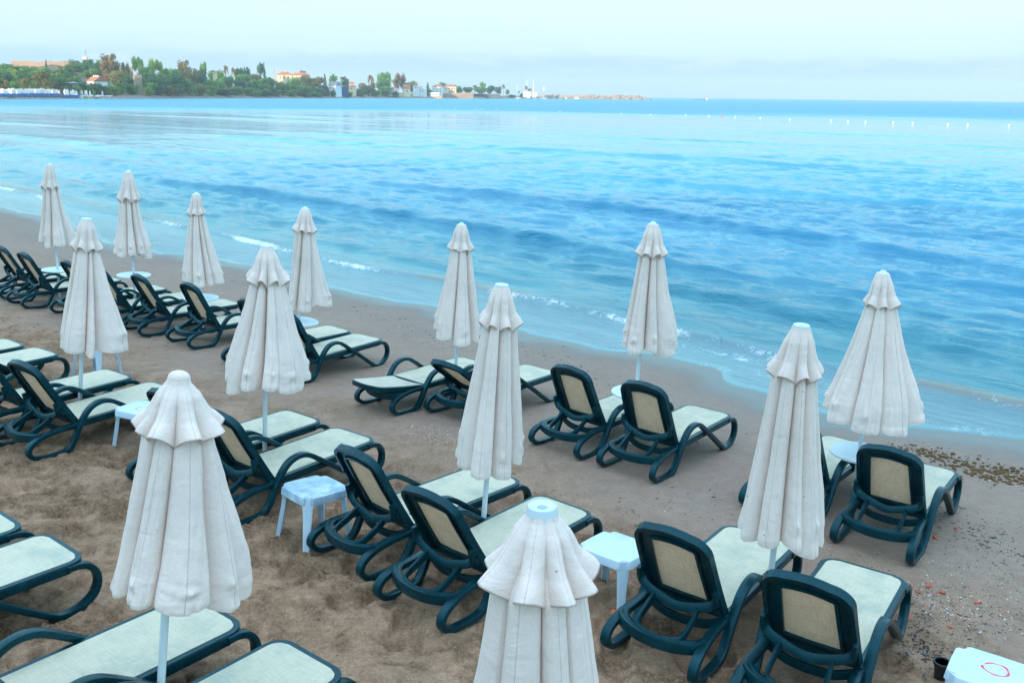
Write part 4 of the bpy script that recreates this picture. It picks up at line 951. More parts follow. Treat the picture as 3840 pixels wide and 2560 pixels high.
for fn, sc, T in ((c1, 2.94, [
    # skyline and upper slope
    ('broad', 'green', 60, 228, 260, 95), ('broad', 'dark', 175, 262, 190, 90), ('broad', 'green', 310, 242, 170, 95), ('broad', 'green', 410, 250, 150, 90), ('cypress', 'dark', 545, 220, 46, 110), ('broad', 'green', 500, 296, 170, 70), ('palm', 'palm', 690, 258, 60, 60), ('broad', 'olive', 610, 318, 150, 64), ('broad', 'dark', 705, 318, 150, 62), ('bush', 'green', 640, 345, 150, 46), ('broad', 'green', 745, 300, 110, 80),
    ('pine', 'pine', 790, 252, 190, 110), ('pine', 'pine', 880, 210, 190, 130), ('pine', 'dark', 975, 238, 220, 100), ('pine', 'pine', 1110, 214, 150, 125), ('broad', 'dark', 1010, 205, 110, 170), ('pine', 'pine', 1030, 300, 230, 80), ('broad', 'dark', 800, 340, 170, 50),
    ('loose', 'gold', 1285, 155, 230, 60), ('loose', 'gold', 1205, 240, 150, 55), ('loose', 'olive', 1385, 248, 120, 62), ('broad', 'olive', 1340, 330, 240, 40),
    ('loose', 'green', 1548, 190, 125, 70), ('broad', 'green', 1625, 250, 190, 60), ('loose', 'lime', 1745, 220, 150, 62), ('broad', 'green', 1850, 285, 140, 60), ('broad', 'green', 1935, 285, 120, 60), ('palm', 'palm', 1995, 250, 34, 75), ('loose', 'olive', 2085, 225, 180, 70), ('broad', 'olive', 2200, 285, 110, 62), ('loose', 'green', 2272, 240, 95, 72),
    # middle and front
    ('broad', 'lime', 215, 292, 150, 60), ('bush', 'dark', 60, 330, 240, 45), ('bush', 'dark', 260, 350, 200, 45), ('loose', 'olive', 500, 335, 260, 16), ('bush', 'green', 390, 330, 150, 40), ('bush', 'dark', 660, 392, 170, 20), ('bush', 'olive', 30, 405, 170, 16), ('bush', 'green', 180, 445, 160, 14), ('bush', 'olive', 285, 400, 150, 18), ('bush', 'green', 340, 440, 110, 14),
    ('bush', 'green', 790, 405, 110, 26), ('bush', 'dark', 900, 440, 190, 17), ('bush', 'dark', 1030, 465, 230, 14), ('bush', 'green', 870, 380, 90, 34), ('bush', 'lime', 1215, 490, 190, 12), ('bush', 'green', 1330, 455, 160, 17), ('broad', 'dark', 1405, 375, 130, 26), ('bush', 'dark', 1130, 500, 150, 11), ('bush', 'green', 985, 488, 170, 12), ('bush', 'dark', 1080, 480, 120, 13), ('bush', 'green', 840, 492, 120, 9), ('bush', 'dark', 760, 505, 100, 10), ('bush', 'green', 1270, 520, 120, 8), ('bush', 'dark', 1445, 470, 110, 15), ('bush', 'green', 1640, 455, 190, 9), ('bush', 'dark', 1960, 470, 200, 10), ('bush', 'green', 2330, 490, 150, 8),
    ('bush', 'green', 1560, 395, 210, 22), ('bush', 'dark', 1660, 350, 240, 34), ('bush', 'green', 1800, 345, 260, 30), ('bush', 'dark', 1940, 372, 240, 24), ('bush', 'olive', 2110, 318, 210, 36), ('bush', 'dark', 2230, 345, 210, 34), ('bush', 'green', 2330, 420, 190, 20), ('bush', 'dark', 1740, 400, 220, 14), ('bush', 'green', 2080, 420, 240, 14), ('bush', 'green', 1480, 480, 130, 12), ('bush', 'olive', 1870, 500, 170, 9), ('bush', 'olive', 2200, 470, 190, 10)]),
    (c2, 2.94, [
    ('palm', 'palm', 155, 98, 62, 85), ('palm', 'palm', 237, 122, 58, 85), ('palm', 'palm', 1740, 212, 84, 40), ('palm', 'palm', 1437, 232, 84, 45),
    ('broad', 'green', 45, 158, 170, 75), ('broad', 'dark', 310, 132, 110, 80), ('loose', 'dark', 390, 150, 90, 80), ('loose', 'dark', 537, 112, 80, 85), ('cypress', 'dark', 574, 96, 46, 80), ('broad', 'green', 350, 190, 230, 60), ('broad', 'olive', 455, 202, 130, 58), ('broad', 'green', 610, 230, 170, 50),
    ('broad', 'dark', 1000, 166, 76, 130), ('broad', 'olive', 1090, 236, 260, 45), ('broad', 'green', 930, 258, 170, 40), ('cypress', 'dark', 1236, 222, 56, 40), ('loose', 'green', 1330, 225, 110, 50), ('broad', 'dark', 1460, 275, 100, 40), ('loose', 'green', 1880, 213, 165, 45), ('broad', 'green', 1870, 262, 190, 36), ('loose', 'gold', 2035, 220, 150, 42), ('broad', 'olive', 2135, 305, 80, 45), ('broad', 'green', 2210, 302, 110, 45), ('broad', 'olive', 1650, 300, 110, 50), ('loose', 'olive', 1755, 318, 120, 48),
    ('bush', 'green', 60, 262, 210, 40), ('broad', 'green', 175, 232, 150, 50), ('bush', 'dark', 320, 282, 230, 34), ('bush', 'green', 490, 272, 170, 34), ('bush', 'green', 560, 330, 210, 22), ('bush', 'dark', 640, 370, 150, 14), ('bush', 'dark', 770, 322, 190, 24), ('bush', 'green', 880, 330, 150, 24), ('bush', 'green', 1000, 345, 230, 20), ('bush', 'dark', 1150, 372, 190, 14), ('bush', 'dark', 1220, 340, 130, 20), ('bush', 'olive', 1060, 300, 150, 30),
    ('bush', 'dark', 130, 380, 250, 10), ('bush', 'green', 250, 360, 190, 14), ('bush', 'dark', 560, 400, 190, 9), ('bush', 'green', 690, 400, 150, 10), ('bush', 'green', 850, 395, 170, 10), ('bush', 'dark', 740, 295, 120, 50), ('bush', 'green', 840, 298, 90, 48), ('bush', 'green', 1130, 420, 170, 8), ('bush', 'dark', 1240, 405, 90, 9), ('bush', 'green', 1790, 400, 130, 10), ('bush', 'green', 420, 370, 240, 10), ('bush', 'dark', 1000, 400, 190, 9), ('bush', 'dark', 1320, 345, 90, 26), ('bush', 'dark', 1580, 380, 120, 18), ('bush', 'dark', 1318, 402, 80, 5), ('bush', 'green', 1500, 420, 80, 5), ('bush', 'dark', 2010, 415, 110, 6), ('bush', 'dark', 1710, 350, 180, 22), ('bush', 'green', 1890, 350, 170, 22), ('bush', 'dark', 1620, 410, 160, 10), ('bush', 'dark', 1900, 400, 130, 12)]),
    (c3, 2.352, [
    ('broad', 'green', 125, 122, 90, 60), ('cypress', 'dark', 247, 138, 44, 40), ('broad', 'green', 245, 190, 70, 20), ('broad', 'green', 380, 133, 84, 60), ('broad', 'olive', 465, 150, 70, 60), ('broad', 'green', 520, 153, 80, 30), ('broad', 'dark', 595, 170, 90, 34), ('palm', 'palm', 660, 152, 44, 30), ('loose', 'green', 728, 138, 64, 30), ('broad', 'green', 700, 168, 90, 26),
    ('broad', 'dark', 795, 156, 90, 22), ('broad', 'dark', 862, 168, 72, 20), ('palm', 'palm', 913, 146, 36, 14), ('broad', 'green', 945, 188, 42, 12), ('palm', 'palm', 1048, 206, 22, 12), ('palm', 'palm', 1112, 160, 34, 16), ('palm', 'palm', 1146, 186, 44, 10), ('bush', 'dark', 1070, 234, 36, 8), ('bush', 'dark', 985, 246, 90, 6)])):
    for kind, leaf, x, y, wpx, t in T:
        X_, Y_ = fn(x, y); tree(kind, leaf, X_, Y_, wpx/sc, t)

# ---- buildings
def wallm(name, c, var=.12): return simple(name, c, .85, var, .5)
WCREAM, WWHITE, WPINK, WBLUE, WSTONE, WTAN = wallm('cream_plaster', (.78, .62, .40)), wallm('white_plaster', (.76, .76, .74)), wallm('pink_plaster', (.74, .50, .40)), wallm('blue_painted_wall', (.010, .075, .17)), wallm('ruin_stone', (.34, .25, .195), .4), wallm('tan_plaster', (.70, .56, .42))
RTILE = wallm('red_roof_tile', (.44, .16, .085), .3); RGREY = wallm('grey_roofing', (.22, .24, .26)); GLASS = simple('dark_window_glass', (.03, .05, .07), .15, .3, 1); SHUT = simple('brown_shutter', (.16, .07, .04), .7, .2, 1)
def building(name, lab, cat, x0, x1, ytop, ybot, t, wall, roof=None, rh=0.0, yaw=0.0, depth=8.0, windows=(), chim=(), rooftype='hip', wcol=None, group=None):
    """pixel box of the walls (source px); windows as (u, v, w, h) fractions of the front"""
    xc = (x0+x1)/2; R_ = shore_D(xc)+t; a, b = at((x0, ybot), R_), at((x1, ybot), R_); wd = (b[0]-a[0]); zt = at((xc, ytop), R_)[2]; zb = min(at((xc, ybot), R_)[2], zt-1.5); zg = min(zb, terr(xc, t))-.5; h = zt-zg
    root = empty(name, ((a[0]+b[0])/2, R_+depth/2, zg)); root.rotation_euler = (0, 0, yaw); tag(root, lab, cat, group)
    mb = MB(); mb.box((0, 0, h/2), (wd, depth, h)); mb.obj('wall', wall, root, smooth=False)
    if roof:
        mb = MB(); o = .35; hw, hd = wd/2+o, depth/2+o; rx = max(hw-hd, hw*.25) if rooftype == 'hip' else hw
        mb.add([(-hw, -hd, h+.02), (hw, -hd, h+.02), (hw, hd, h+.02), (-hw, hd, h+.02), (-rx, 0, h+rh), (rx, 0, h+rh)], [(0, 1, 5, 4), (1, 2, 5), (2, 3, 4, 5), (3, 0, 4), (3, 2, 1, 0)])
        rf = mb.obj('roof', roof, root, smooth=False)
        for cx in chim: mb = MB(); mb.box((cx*wd/2, .2, h+rh*.9), (.8, .8, rh*.7)); mb.obj('chimney', WWHITE, rf, smooth=False)
    zf = zb-zg
    for u, v, ww, hh in windows:
        mb = MB(); wz = (h-zf); mb.box(((u-.5)*wd, -depth/2-.04, zf+v*wz), (ww*wd, .2, hh*wz)); f = mb.obj('window', wcol or WWHITE, root, smooth=False)
        mb = MB(); mb.box(((u-.5)*wd, -depth/2-.16, zf+v*wz), (ww*wd*.8, .1, hh*wz*.84)); mb.obj('pane', GLASS, f, smooth=False)
    return root
C = lambda fn, *a: fn(*a)
def b1(fn, x0, x1, yt, yb): p, q = fn(x0, yt), fn(x1, yb); return p[0], q[0], p[1], q[1]
building('white_house', 'white house with an orange tiled roof and chimneys behind the far beach', 'house', *b1(c1, 952, 1110, 458, 505), 22, WWHITE, RTILE, 2.6, R(-34), 8, [(.3, .5, .08, .3), (.7, .5, .08, .3)], (-.45, .0, .45), 'gable')
building('ruined_tower', 'narrow ruined stone tower lit on its left side among the trees', 'ruin', *b1(c1, 1458, 1530, 384, 490), 24, WSTONE, None, 0, R(38), 6, [(.5, .6, .16, .2)])
building('ruined_tower', 'weathered stump of a ruined wall standing behind the golden trees on the skyline', 'ruin', *b1(c1, 1412, 1448, 300, 360), 90, WSTONE, None, 0, R(20), 5)
building('beach_hut', 'low dark roofed hut between bushes behind the far umbrellas', 'hut', *b1(c1, 750, 815, 478, 512), 14, simple('dark_timber', (.10, .09, .09), .9), RGREY, .8, R(-10), 5, [(.5, .5, .3, .4)])
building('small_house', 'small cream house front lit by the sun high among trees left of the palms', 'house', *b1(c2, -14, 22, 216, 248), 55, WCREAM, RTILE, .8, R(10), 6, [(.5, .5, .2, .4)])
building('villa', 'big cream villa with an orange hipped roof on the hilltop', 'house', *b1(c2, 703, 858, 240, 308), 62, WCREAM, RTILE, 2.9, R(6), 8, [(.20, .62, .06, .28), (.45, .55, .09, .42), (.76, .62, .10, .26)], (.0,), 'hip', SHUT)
building('villa_wing', 'long low cream wing with an orange roof right of the hilltop villa', 'house', *b1(c2, 858, 1052, 246, 268), 70, WCREAM, RTILE, 2.4, R(3), 6, [(.3, .5, .05, .5), (.6, .5, .05, .5), (.86, .5, .06, .5)])
building('waterside_house', 'white gabled house above the blue wall at the water', 'house', *b1(c2, 1292, 1372, 356, 436), 9, WWHITE, RGREY, 3.4, R(-14), 12, [(.3, .7, .14, .2), (.68, .45, .16, .3)], (), 'gable')
building('blue_shed', 'solid blue box shaped shed beside the white gabled house', 'shed', *b1(c2, 1378, 1474, 366, 440), 8, WBLUE, RGREY, .5, R(4), 9)
building('small_house', 'pink house with an orange roof between palms right of the blue shed', 'house', *b1(c2, 1490, 1552, 342, 392), 26, WPINK, RTILE, 2.2, R(12), 8, [(.3, .5, .14, .3), (.7, .5, .14, .3)])
building('small_house', 'cream house low behind dark bushes below the pink house', 'house', *b1(c2, 1500, 1560, 366, 410), 16, WCREAM, RTILE, 1.4, R(-8), 7, [(.5, .5, .2, .3)])
building('small_house', 'pale house with a red roof behind the golden tree at the harbour', 'house', *b1(c2, 1958, 2030, 392, 440), 12, WWHITE, RTILE, 1.6, R(8), 9, [(.3, .5, .14, .3), (.7, .5, .14, .3)])
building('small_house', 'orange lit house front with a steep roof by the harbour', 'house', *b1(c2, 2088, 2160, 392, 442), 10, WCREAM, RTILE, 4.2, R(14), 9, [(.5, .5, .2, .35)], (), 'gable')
building('small_house', 'pale house with an orange hipped roof and veranda by the harbour', 'house', *b1(c2, 2196, 2262, 362, 410), 16, WWHITE, RTILE, 2.4, R(4), 10, [(.2, .6, .12, .3), (.5, .6, .12, .3), (.8, .6, .12, .3)])
building('small_house', 'white flat house at the left of the harbour quay', 'house', *b1(c2, 2262, 2345, 375, 440), 10, WWHITE, RGREY, .6, R(0), 9, [(.25, .65, .14, .2), (.6, .65, .14, .2), (.25, .3, .14, .2), (.6, .3, .14, .2)])
building('harbour_house', 'white two storey house with blue shadows behind the white boat', 'house', *b1(c3, 285, 378, 178, 238), 14, WWHITE, RTILE, 2.4, R(-6), 10, [(.2, .65, .09, .2), (.5, .65, .09, .2), (.8, .65, .09, .2), (.2, .3, .09, .2), (.5, .3, .09, .2), (.8, .3, .09, .2)])
building('harbour_house', 'cream two storey house with a red roof on the stone quay', 'house', *b1(c3, 382, 492, 178, 238), 12, WTAN, RTILE, 2.6, R(5), 12, [(.18, .68, .08, .2), (.42, .68, .08, .2), (.66, .68, .08, .2), (.88, .68, .06, .2), (.5, .25, .10, .3), (.66, .25, .1, .3), (.82, .25, .08, .3)], (), 'hip', SHUT)
building('harbour_office', 'low white building under palms near the harbour masts', 'building', *b1(c3, 1088, 1150, 222, 256), 8, WWHITE, RGREY, .5, R(0), 9, [(.2, .5, .12, .4), (.5, .5, .12, .4), (.8, .5, .12, .4)])
building('harbour_office', 'small grey white building right of the harbour palms', 'building', *b1(c3, 1168, 1210, 224, 256), 8, WWHITE, RTILE, 1.2, R(0), 8, [(.5, .5, .2, .4)])
# long walls
def far_wall(name, lab, pts, t, mat, th=3.0, jag=0.0):
    mb = MB(); n = len(pts); rg_ = random.Random(4); v = []
    P = []
    for k in range(n-1):
        m = 7 if jag else 1
        for j in range(m): q = j/m; P.append([pts[k][i]*(1-q)+pts[k+1][i]*q for i in range(3)])
    P.append(pts[-1])
    for x, yt, yb in P:
        R_ = shore_D((pts[0][0]+pts[-1][0])/2)+t; a = at((x, yt+(rg_.uniform(-jag, jag))), R_); b = at((x, yb), R_); b[2] = min(b[2], terr(x, t) if t > 0 else -1.2)
        v += [(a[0], a[1], a[2]), (a[0], a[1], b[2]), (a[0], a[1]+th, b[2]), (a[0], a[1]+th, a[2])]
    f = [(4*k+j, 4*k+(j+1) % 4, 4*k+4+(j+1) % 4, 4*k+4+j) for k in range(len(P)-1) for j in range(4)]+[(0, 1, 2, 3), tuple(4*(len(P)-1)+j for j in (3, 2, 1, 0))]
    mb.add(v, f); o = mb.obj(name, mat, smooth=False); tag(o, lab, 'wall'); return o
far_wall('ruined_wall', 'long broken tan stone wall of ruins along the hilltop at the left', [(*c1(120, 236), 262), (*c1(430, 238), 262), (*c1(530, 236), 270), (*c1(700, 236), 275), (*c1(720, 248), 275), (*c1(830, 236), 270)], 190, WSTONE, 4, 3.0)
far_wall('quay_wall', 'sunlit tan stone quay wall in front of the harbour houses', [(*c3(382, 236), 366), (*c3(500, 234), 366), (*c3(590, 230), 366), (*c3(644, 230), 366)], -1.0, WSTONE, 12)
far_wall('quay_wall', 'dark shaded quay wall under the round trees by the harbour', [(*c3(652, 240), 367), (*c3(760, 242), 367), (*c3(880, 240), 367)], 1.0, simple('dark_quay_stone', (.12, .14, .16), .9, .3, .5), 10)
# breakwater of boulders
mb = MB(); rg_ = random.Random(9)
for k in range(330):
    u = rg_.random(); x, yb = c3(1225+u*985, 276+u*8); R_ = 1290+rg_.uniform(0, 9); a = at((x, yb), R_)
    hmax = 6.2*min(1, (1-u)*9)*(.9 if u > .04 else .6); q = rg_.random(); V_, F_ = blob(rg_, rg_.uniform(1.6, 3.0), .7, 1); o = (a[0], R_+q*4, SEA+max(0, hmax-.9)*q)
    mb.add([(v_[0]*1.3+o[0], v_[1]+o[1], v_[2]+o[2]) for v_ in V_], F_)
c0 = []
for k in range(13):
    u = .0+.97*k/12; x, yb = c3(1225+u*985, 276+u*8); R_ = 1296; a = at((x, yb), R_); h = 5.2*min(1, (1-u)*9)
    c0 += [(a[0], R_-5.5, SEA-1), (a[0], R_-2, SEA+h), (a[0], R_+4, SEA+h), (a[0], R_+8, SEA-1)]
mb.add(c0, [(4*k+j, 4*k+j+1, 4*k+5+j, 4*k+4+j) for k in range(12) for j in range(3)])
o = mb.obj('breakwater', simple('boulder_stone', (.34, .285, .24), .9, .3, .25), smooth=False); tag(o, 'long low breakwater of tan boulders running out to the right', 'breakwater')
# lighthouse, minaret, masts
def far_base(x, t): P = land_pt(x, t); return P
def px_h(x, yt, yb, t): R_ = shore_D(x)+t; return at((x, yt), R_), at((x, yb), R_)
x, _ = c3(1268, 0); a, b = px_h(x, c3(0, 180)[1], c3(0, 250)[1], 2); h = a[2]-b[2]
lh = empty('lighthouse', b); tag(lh, 'small white harbour light tower at the root of the breakwater', 'lighthouse')
mb = MB(); mb.lathe([(h*.10, -4), (h*.10, 0), (h*.085, h*.66), (h*.13, h*.68), (h*.13, h*.74)], 16); mb.obj('tower', WWHITE, lh)
mb = MB(); mb.lathe([(h*.085, h*.74), (h*.085, h*.90)], 12); mb.obj('lantern', WWHITE, lh); mb = MB(); mb.lathe([(h*.12, h*.90), (h*.10, h*.94), (.05, h*1.0)], 12); mb.obj('roof', WWHITE, lh)
x, _ = c2(673, 0); a, b = px_h(x, c2(0, 168)[1], c2(0, 256)[1], 75); h = a[2]-b[2]
mn = empty('minaret', b); tag(mn, 'slim stone minaret with a pointed top left of the hilltop villa', 'minaret')
mb = MB(); mb.lathe([(h*.13, -8), (h*.13, h*.30), (h*.10, h*.36), (h*.095, h*.58)], 12); mb.obj('shaft', WTAN, mn)
mb = MB(); mb.lathe([(h*.095, h*.56), (h*.14, h*.60), (h*.14, h*.64), (h*.075, h*.645), (h*.07, h*.76)], 12); mb.obj('balcony', WTAN, mn); mb = MB(); mb.lathe([(h*.085, h*.76), (.03, h*1.0)], 12); mb.obj('spire', simple('lead_grey', (.25, .24, .27), .6), mn)
x, _ = c1(950, 0); a, b = px_h(x, c1(0, 78)[1], c1(0, 215)[1], 185); h = a[2]-b[2]
an = empty('antenna_mast', b); tag(an, 'thin radio mast with a red section on the left hilltop', 'mast')
mb = MB(); mb.tube((0, 0, -6), (0, 0, h*.6), .30, .22, 6); mb.obj('pole', simple('mast_grey', (.25, .28, .32), .6), an)
mb = MB(); mb.tube((0, 0, h*.6), (0, 0, h*.72), .30, .26, 6); mb.obj('red_band', RTILE, an); mb = MB(); mb.tube((0, 0, h*.72), (0, 0, h), .14, .08, 6); mb.obj('tip', simple('mast_tip', (.35, .40, .45), .6), an)
mb = MB(); mb.box((0, -1, .2), (2.6, 2.6, 2.6)); mb.obj('base_hut', WTAN, an, smooth=False)
# boats
def hull(mb, l, b, hh):
    st = [(-.5, .75, 1.0), (-.3, 1, 1.0), (.1, 1, 1.02), (.35, .7, 1.12), (.5, .04, 1.25)]; v = []
    for y, w_, z in st: v += [(y*l, -w_*b/2, z*hh), (y*l, -w_*b*.32, -.25*hh), (y*l, w_*b*.32, -.25*hh), (y*l, w_*b/2, z*hh)]
    f = [(4*k+j, 4*k+(j+1) % 4, 4*k+4+(j+1) % 4, 4*k+4+j) for k in range(4) for j in range(4)]+[(0, 1, 2, 3), (19, 18, 17, 16)]; mb.add(v, f)
BOATW = simple('white_boat_paint', (.80, .80, .78), .4, .08, 1); BOATT = simple('tan_boat_hull', (.55, .36, .22), .5, .1, 1)
def boat(name, lab, x0, x1, ytop, ywl, cabin, mast=(), hm=BOATW, t=-16, cat='boat'):
    xc = (x0+x1)/2; R_ = shore_D(xc)+t; a, b = at((x0, ywl), R_), at((x1, ywl), R_); l = b[0]-a[0]; top = at((xc, ytop), R_)[2]-SEA
    r = empty(name, ((a[0]+b[0])/2, R_, SEA)); tag(r, lab, cat); hh = max(.8, top*.36 if cabin else .9)
    mb = MB(); hull(mb, l, max(2.2, l*.24), hh); mb.obj('hull', hm, r, smooth=False)
    if cabin:
        mb = MB(); mb.box((-l*.06, 0, hh+(top-hh)*.40), (l*.62, l*.18, (top-hh)*.8)); c = mb.obj('cabin', BOATW, r, smooth=False)
        for k in range(5): mb = MB(); mb.box((-l*.06+(k-2)*l*.115, -l*.09-.03, hh+(top-hh)*.48), (l*.07, .08, (top-hh)*.30)); mb.obj('window', GLASS, c, smooth=False)
        mb = MB(); mb.box((-l*.06, 0, top-(top-hh)*.1), (l*.68, l*.21, (top-hh)*.14)); mb.obj('canopy_roof', BOATW, r, smooth=False)
    for u, yt in mast:
        z = at((xc, yt), R_)[2]-SEA; mb = MB(); mb.tube((u*l, 0, hh*.8), (u*l, 0, z), .32, .20, 6); m_ = mb.obj('mast', BOATW, r)
        mb = MB(); mb.tube((u*l, 0, z*.45), (u*l-.18*z, 0, z*.42), .25, .2, 6); mb.tube((u*l-.6, 0, z*.7), (u*l+.6, 0, z*.7), .14, .14, 6); mb.obj('boom', BOATW, m_)
    return r
boat('tour_boat', 'white tour boat with an open upper deck moored at the tan quay', *[c3(q, 0)[0] for q in (262, 375)], c3(0, 228)[1], c3(0, 266)[1], True, (), BOATT)
boat('sailing_boat', 'long white yacht hull with two tall masts before the harbour palms', *[c3(q, 0)[0] for q in (1090, 1292)], c3(0, 258)[1], c3(0, 272)[1], False, ((-.36, c3(0, 118)[1]), (-.08, c3(0, 114)[1])))
boat('sailing_boat', 'white sailing boat with one mast left of the harbour building', *[c3(q, 0)[0] for q in (1018, 1062)], c3(0, 258)[1], c3(0, 270)[1], False, ((-.15, c3(0, 164)[1]),))
boat('motor_boat', 'small white motor boat lying in front of the breakwater', *[c3(q, 0)[0] for q in (1540, 1585)], c3(0, 268)[1], c3(0, 277)[1], True, (), BOATW, -20)
boat('motor_boat', 'tiny white dinghy left of the motor boat at the breakwater', *[c3(q, 0)[0] for q in (1458, 1476)], c3(0, 270)[1], c3(0, 276)[1], True, (), BOATW, -20)
YEL = simple('yellow_hull', (.75, .42, .03), .5, .1, 1); ORH = simple('orange_hull', (.70, .26, .09), .5, .1, 1)
boat('pedal_boat', 'yellow boat pulled up on the far beach', *[c1(q, 0)[0] for q in (920, 988)], c1(0, 622)[1], c1(0, 640)[1], False, (), YEL, -1.0)
boat('pedal_boat', 'white and red boat beside the yellow one on the far beach', *[c1(q, 0)[0] for q in (878, 918)], c1(0, 618)[1], c1(0, 632)[1], False, (), BOATW, 1.5)
boat('canoe', 'orange canoe lying on the rocks right of the yellow boat', *[c1(q, 0)[0] for q in (1050, 1105)], c1(0, 630)[1], c1(0, 641)[1], False, (), ORH, -1.0)
# low rocks on the waterline
for k, (x0, x1, y) in enumerate(((1110, 1205, 645), (1240, 1360, 648))):
    P = at((c1((x0+x1)/2, 0)[0], c1(0, y)[1]), shore_D(c1(x0, 0)[0])-3); mb = MB()
    for j in range(14): V_, F_ = blob(rg_, rg_.uniform(.35, .8), .6, 1); o_ = ((rg_.random()-.5)*(x1-x0)/2.94/F*P[1], rg_.uniform(-1, 1), .05); mb.add([(v_[0]*1.6+o_[0], v_[1]+o_[1], v_[2]+o_[2]) for v_ in V_], F_)
    o = mb.obj('shore_rock', simple('tan_rock', (.45, .31, .22), .9, .3, 1), smooth=False); o.location = (P[0], P[1], SEA); tag(o, ('low tan rocks at the waterline below the far trees', 'flat tan reef at the waterline right of the low tan rocks')[k], 'rock')
# the far beach: closed umbrellas and a blue mass of loungers
FARC = simple('far_canvas', (.80, .74, .68), .9, .05, 1)
mb = MB(); mb.lathe([(.04, 2.5), (.12, 2.42), (.22, 1.9), (.30, 1.2), (.36, .75), (.34, .70)][::-1], 10); FU1 = mb.mesh('canopy', FARC); mb = MB(); mb.tube((0, 0, -.2), (0, 0, .8), .04, .04, 6); FU2 = mb.mesh('pole', POLE)
spots = []
rg_ = random.Random(21)
for k in range(62): spots.append((4+k*10.3+rg_.uniform(-2.5, 2.5), 7+k*.03+rg_.uniform(-1.5, 2.5)))
for x in (645, 655, 712, 728, 745, 752, 780, 795, 812, 822, 838, 720, 740, 775, 800, 815, 845, 875, 890, 905, 940, 955, 992, 1030, 1128, 1175): spots.append((x, rg_.uniform(4, 13)))
for x in (715, 745, 780, 800, 812, 848): spots.append((x, 3.2))
for x, t in spots:
    X_ = x/2.94; P = land_pt(X_, t); r = empty('closed_umbrella', P); link('canopy', FU1, r); link('pole', FU2, r); s = rg_.uniform(1.15, 1.4)*(1 if x < 640 else .95); r.scale = (s*1.25, s*1.25, s)
    tag(r, 'small white closed umbrella in the dense rows on the far beach at the left', 'umbrella', 'white closed umbrellas on the far beach')
mb = MB()
for k in range(260):
    x = rg_.uniform(-60, 660) if k < 210 else rg_.uniform(690, 870); t = rg_.uniform(3.0, 8.5) if x < 660 else rg_.uniform(1.5, 5); P = land_pt(x/2.94, t); mb.box((P[0], P[1], P[2]+.42), (.75, 1.7, .5), rg_.uniform(-.4, .4)); mb.box((P[0], P[1]+.8, P[2]+.85), (.7, .3, .7), rg_.uniform(-.4, .4))
o = mb.obj('blue_loungers', simple('blue_far_plastic', (.03, .16, .42), .5, .3, .3), smooth=False); tag(o, 'mass of blue loungers under the white umbrellas on the far beach', 'sun loungers', kind='stuff')
mb = MB()
for k in range(30): P = land_pt(rg_.uniform(860, 1240)/2.94, rg_.uniform(3, 7)); mb.box((P[0], P[1], P[2]+.35), (1.0, 1.8, .5), rg_.uniform(-.5, .5))
o = mb.obj('pale_loungers', BOATW, smooth=False); tag(o, 'pale loungers spread thinly behind the yellow boat on the far beach', 'sun loungers', kind='stuff')
# buoys
mb = MB(); mb.lathe([(.02, .55), (.16, .50), (.28, .32), (.30, .10), (.20, -.08), (.05, -.15)][::-1], 14); BU = mb.mesh('buoy', BOATW); BUR = mb.mesh('buoy', simple('red_buoy', (.7, .12, .10), .5, .1, 1))
bx = [(2572, 434), (2659, 437), (2757, 441), (2851, 445), (2962, 450), (3117, 455), (3246, 459), (3350, 462), (3423, 465), (3629, 470), (3784, 473), (1653, 406), (1706, 407), (1784, 411), (1807, 411), (1860, 411), (2100, 420), (2330, 428), (2440, 431), (3180, 457), (3555, 468)]
for k, (x, y) in enumerate(bx):
    P = on_sea((x, y)); o = link('buoy', BU); o.location = (P[0], P[1], SEA); s = .46 if (x > 2500) else .42; o.scale = (s, s, s); tag(o, 'small white buoy floating in the long line across the bay', 'buoy', 'white buoys of the swimming line')
for x, y, lab in ((2707, 439, 'red buoy among the white ones right of the breakwater'), (1945, 411, 'red buoy in the line in front of the harbour'), (3804, 423, 'red buoy far out near the right edge')):
    P = on_sea((x, y)); o = link('buoy', BUR); o.location = (P[0], P[1], SEA); o.scale = (.62,)*3; tag(o, lab, 'buoy')
P = at((2651, 376), 1350); ch = empty('channel_marker', (P[0], 1350, SEA)); tag(ch, 'red and white channel marker standing at sea right of the breakwater', 'channel marker')
mb = MB(); mb.lathe([(1.6, -1), (1.6, .6)], 12); mb.obj('base', WSTONE, ch); mb = MB(); mb.lathe([(.9, .6), (.7, 3.2)], 12); mb.obj('lower_tower', BOATW, ch); mb = MB(); mb.lathe([(.7, 3.2), (.62, 5.4), (.9, 5.5), (.9, 6.2), (.1, 6.8)], 12); mb.obj('red_top', simple('red_marker_paint', (.6, .12, .10), .5), ch)
P = at((2625, 376), 1352); mb = MB()
for j in range(7): V_, F_ = blob(rg_, 1.5, .6, 1); mb.add([(v_[0]*1.6+j*3.4-10, v_[1], v_[2]) for v_ in V_], F_)
o = mb.obj('reef_rock', simple('dark_rock', (.10, .11, .12), .9, .2, 1), smooth=False); o.location = (P[0], 1353, SEA); tag(o, 'low dark reef beside the channel marker', 'rock')

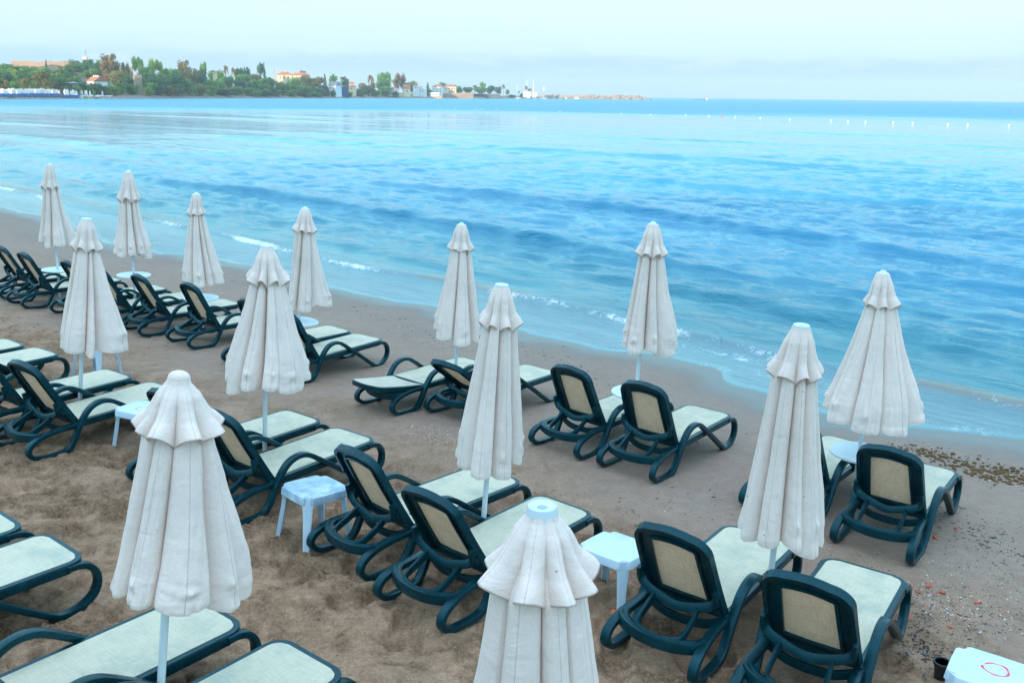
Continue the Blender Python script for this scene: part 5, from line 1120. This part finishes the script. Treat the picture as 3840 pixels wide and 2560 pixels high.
# ---- labels of the trees
LM = [(0, 'at the far left edge'), (62, 'above the left of the far umbrellas'), (125, 'above the middle of the far umbrellas'), (170, 'behind the gold tamarisk'), (230, 'above the dark roofed hut'), (300, 'above the radio mast foot'), (350, 'behind the white house'), (430, 'at the golden trees'), (498, 'by the narrow ruined tower'), (560, 'right of the ruined tower'), (630, 'on the bluff below the light green tree'), (700, 'on the bluff under the brownish tree'), (780, 'left of the small cream house'), (855, 'under the two skyline palms'), (920, 'right of the two skyline palms'), (990, 'under the skyline cypress'), (1040, 'left below the villa'), (1100, 'under the villa'), (1160, 'under the villa wing'), (1220, 'at the lone cypress'), (1260, 'above the white gabled house'), (1300, 'by the blue shed'), (1350, 'at the pink house'), (1395, 'under the tall lone palm'), (1440, 'left of the harbour golden tree'), (1495, 'at the harbour golden tree'), (1555, 'above the orange lit harbour house'), (1605, 'left of the tour boat'), (1660, 'above the tour boat'), (1710, 'above the stone quay'), (1760, 'right of the cream harbour house'), (1800, 'above the end of the tan quay'), (1850, 'on the dark quay'), (1895, 'at the end of the dark quay'), (1945, 'left of the masts'), (1985, 'by the masts')]
LOOK = dict(green='green', dark='dark green', lime='yellow green', gold='golden brown', olive='olive brown', pine='deep green', palm='tufted')
KN = dict(broad='round crowned tree', bush='dense bush', loose='loose tall tree', pine='spreading pine', cypress='slim cypress', palm='palm tree')
seen = {}
for o, kind, leaf, cx, y, t in sorted(TREES_DONE, key=lambda q: q[3]):
    ph = min(LM, key=lambda l: abs(l[0]-cx))[1]; lay = 'at the water' if t <= 20 else ('half way up' if t <= 50 else 'on the skyline')
    lab = f'{LOOK[leaf]} {KN[kind]} {lay} {ph}'; seen.setdefault(lab, []).append(o)
for lab, os_ in seen.items():
    for k, o in enumerate(os_):
        l2 = lab if len(os_) == 1 else (('left ', 'right ') if len(os_) == 2 else ('leftmost ', 'middle ', 'rightmost ', 'last '))[k]+lab
        tag(o, l2, 'palm' if 'palm' in o.name else ('bush' if 'bush' in o.name else 'tree'), 'trees and bushes on the far headland')

# ---- the morning haze over the bay
mb = MB(); mb.box((0, 2900, 55), (7400, 7300, 124)); hz, hnt, hbs = new_mat('sea_haze'); hnt.nodes.remove(hbs)
pv = nd(hnt, 'ShaderNodeVolumePrincipled'); pv.inputs['Color'].default_value = (.66, .83, 1, 1); pv.inputs['Density'].default_value = 0.0002
hnt.links.new(pv.outputs[0], hnt.nodes['Material Output'].inputs['Volume'])
o = mb.obj('haze', hz, smooth=False); tag(o, 'thin blue morning haze over the bay', 'haze', kind='stuff')
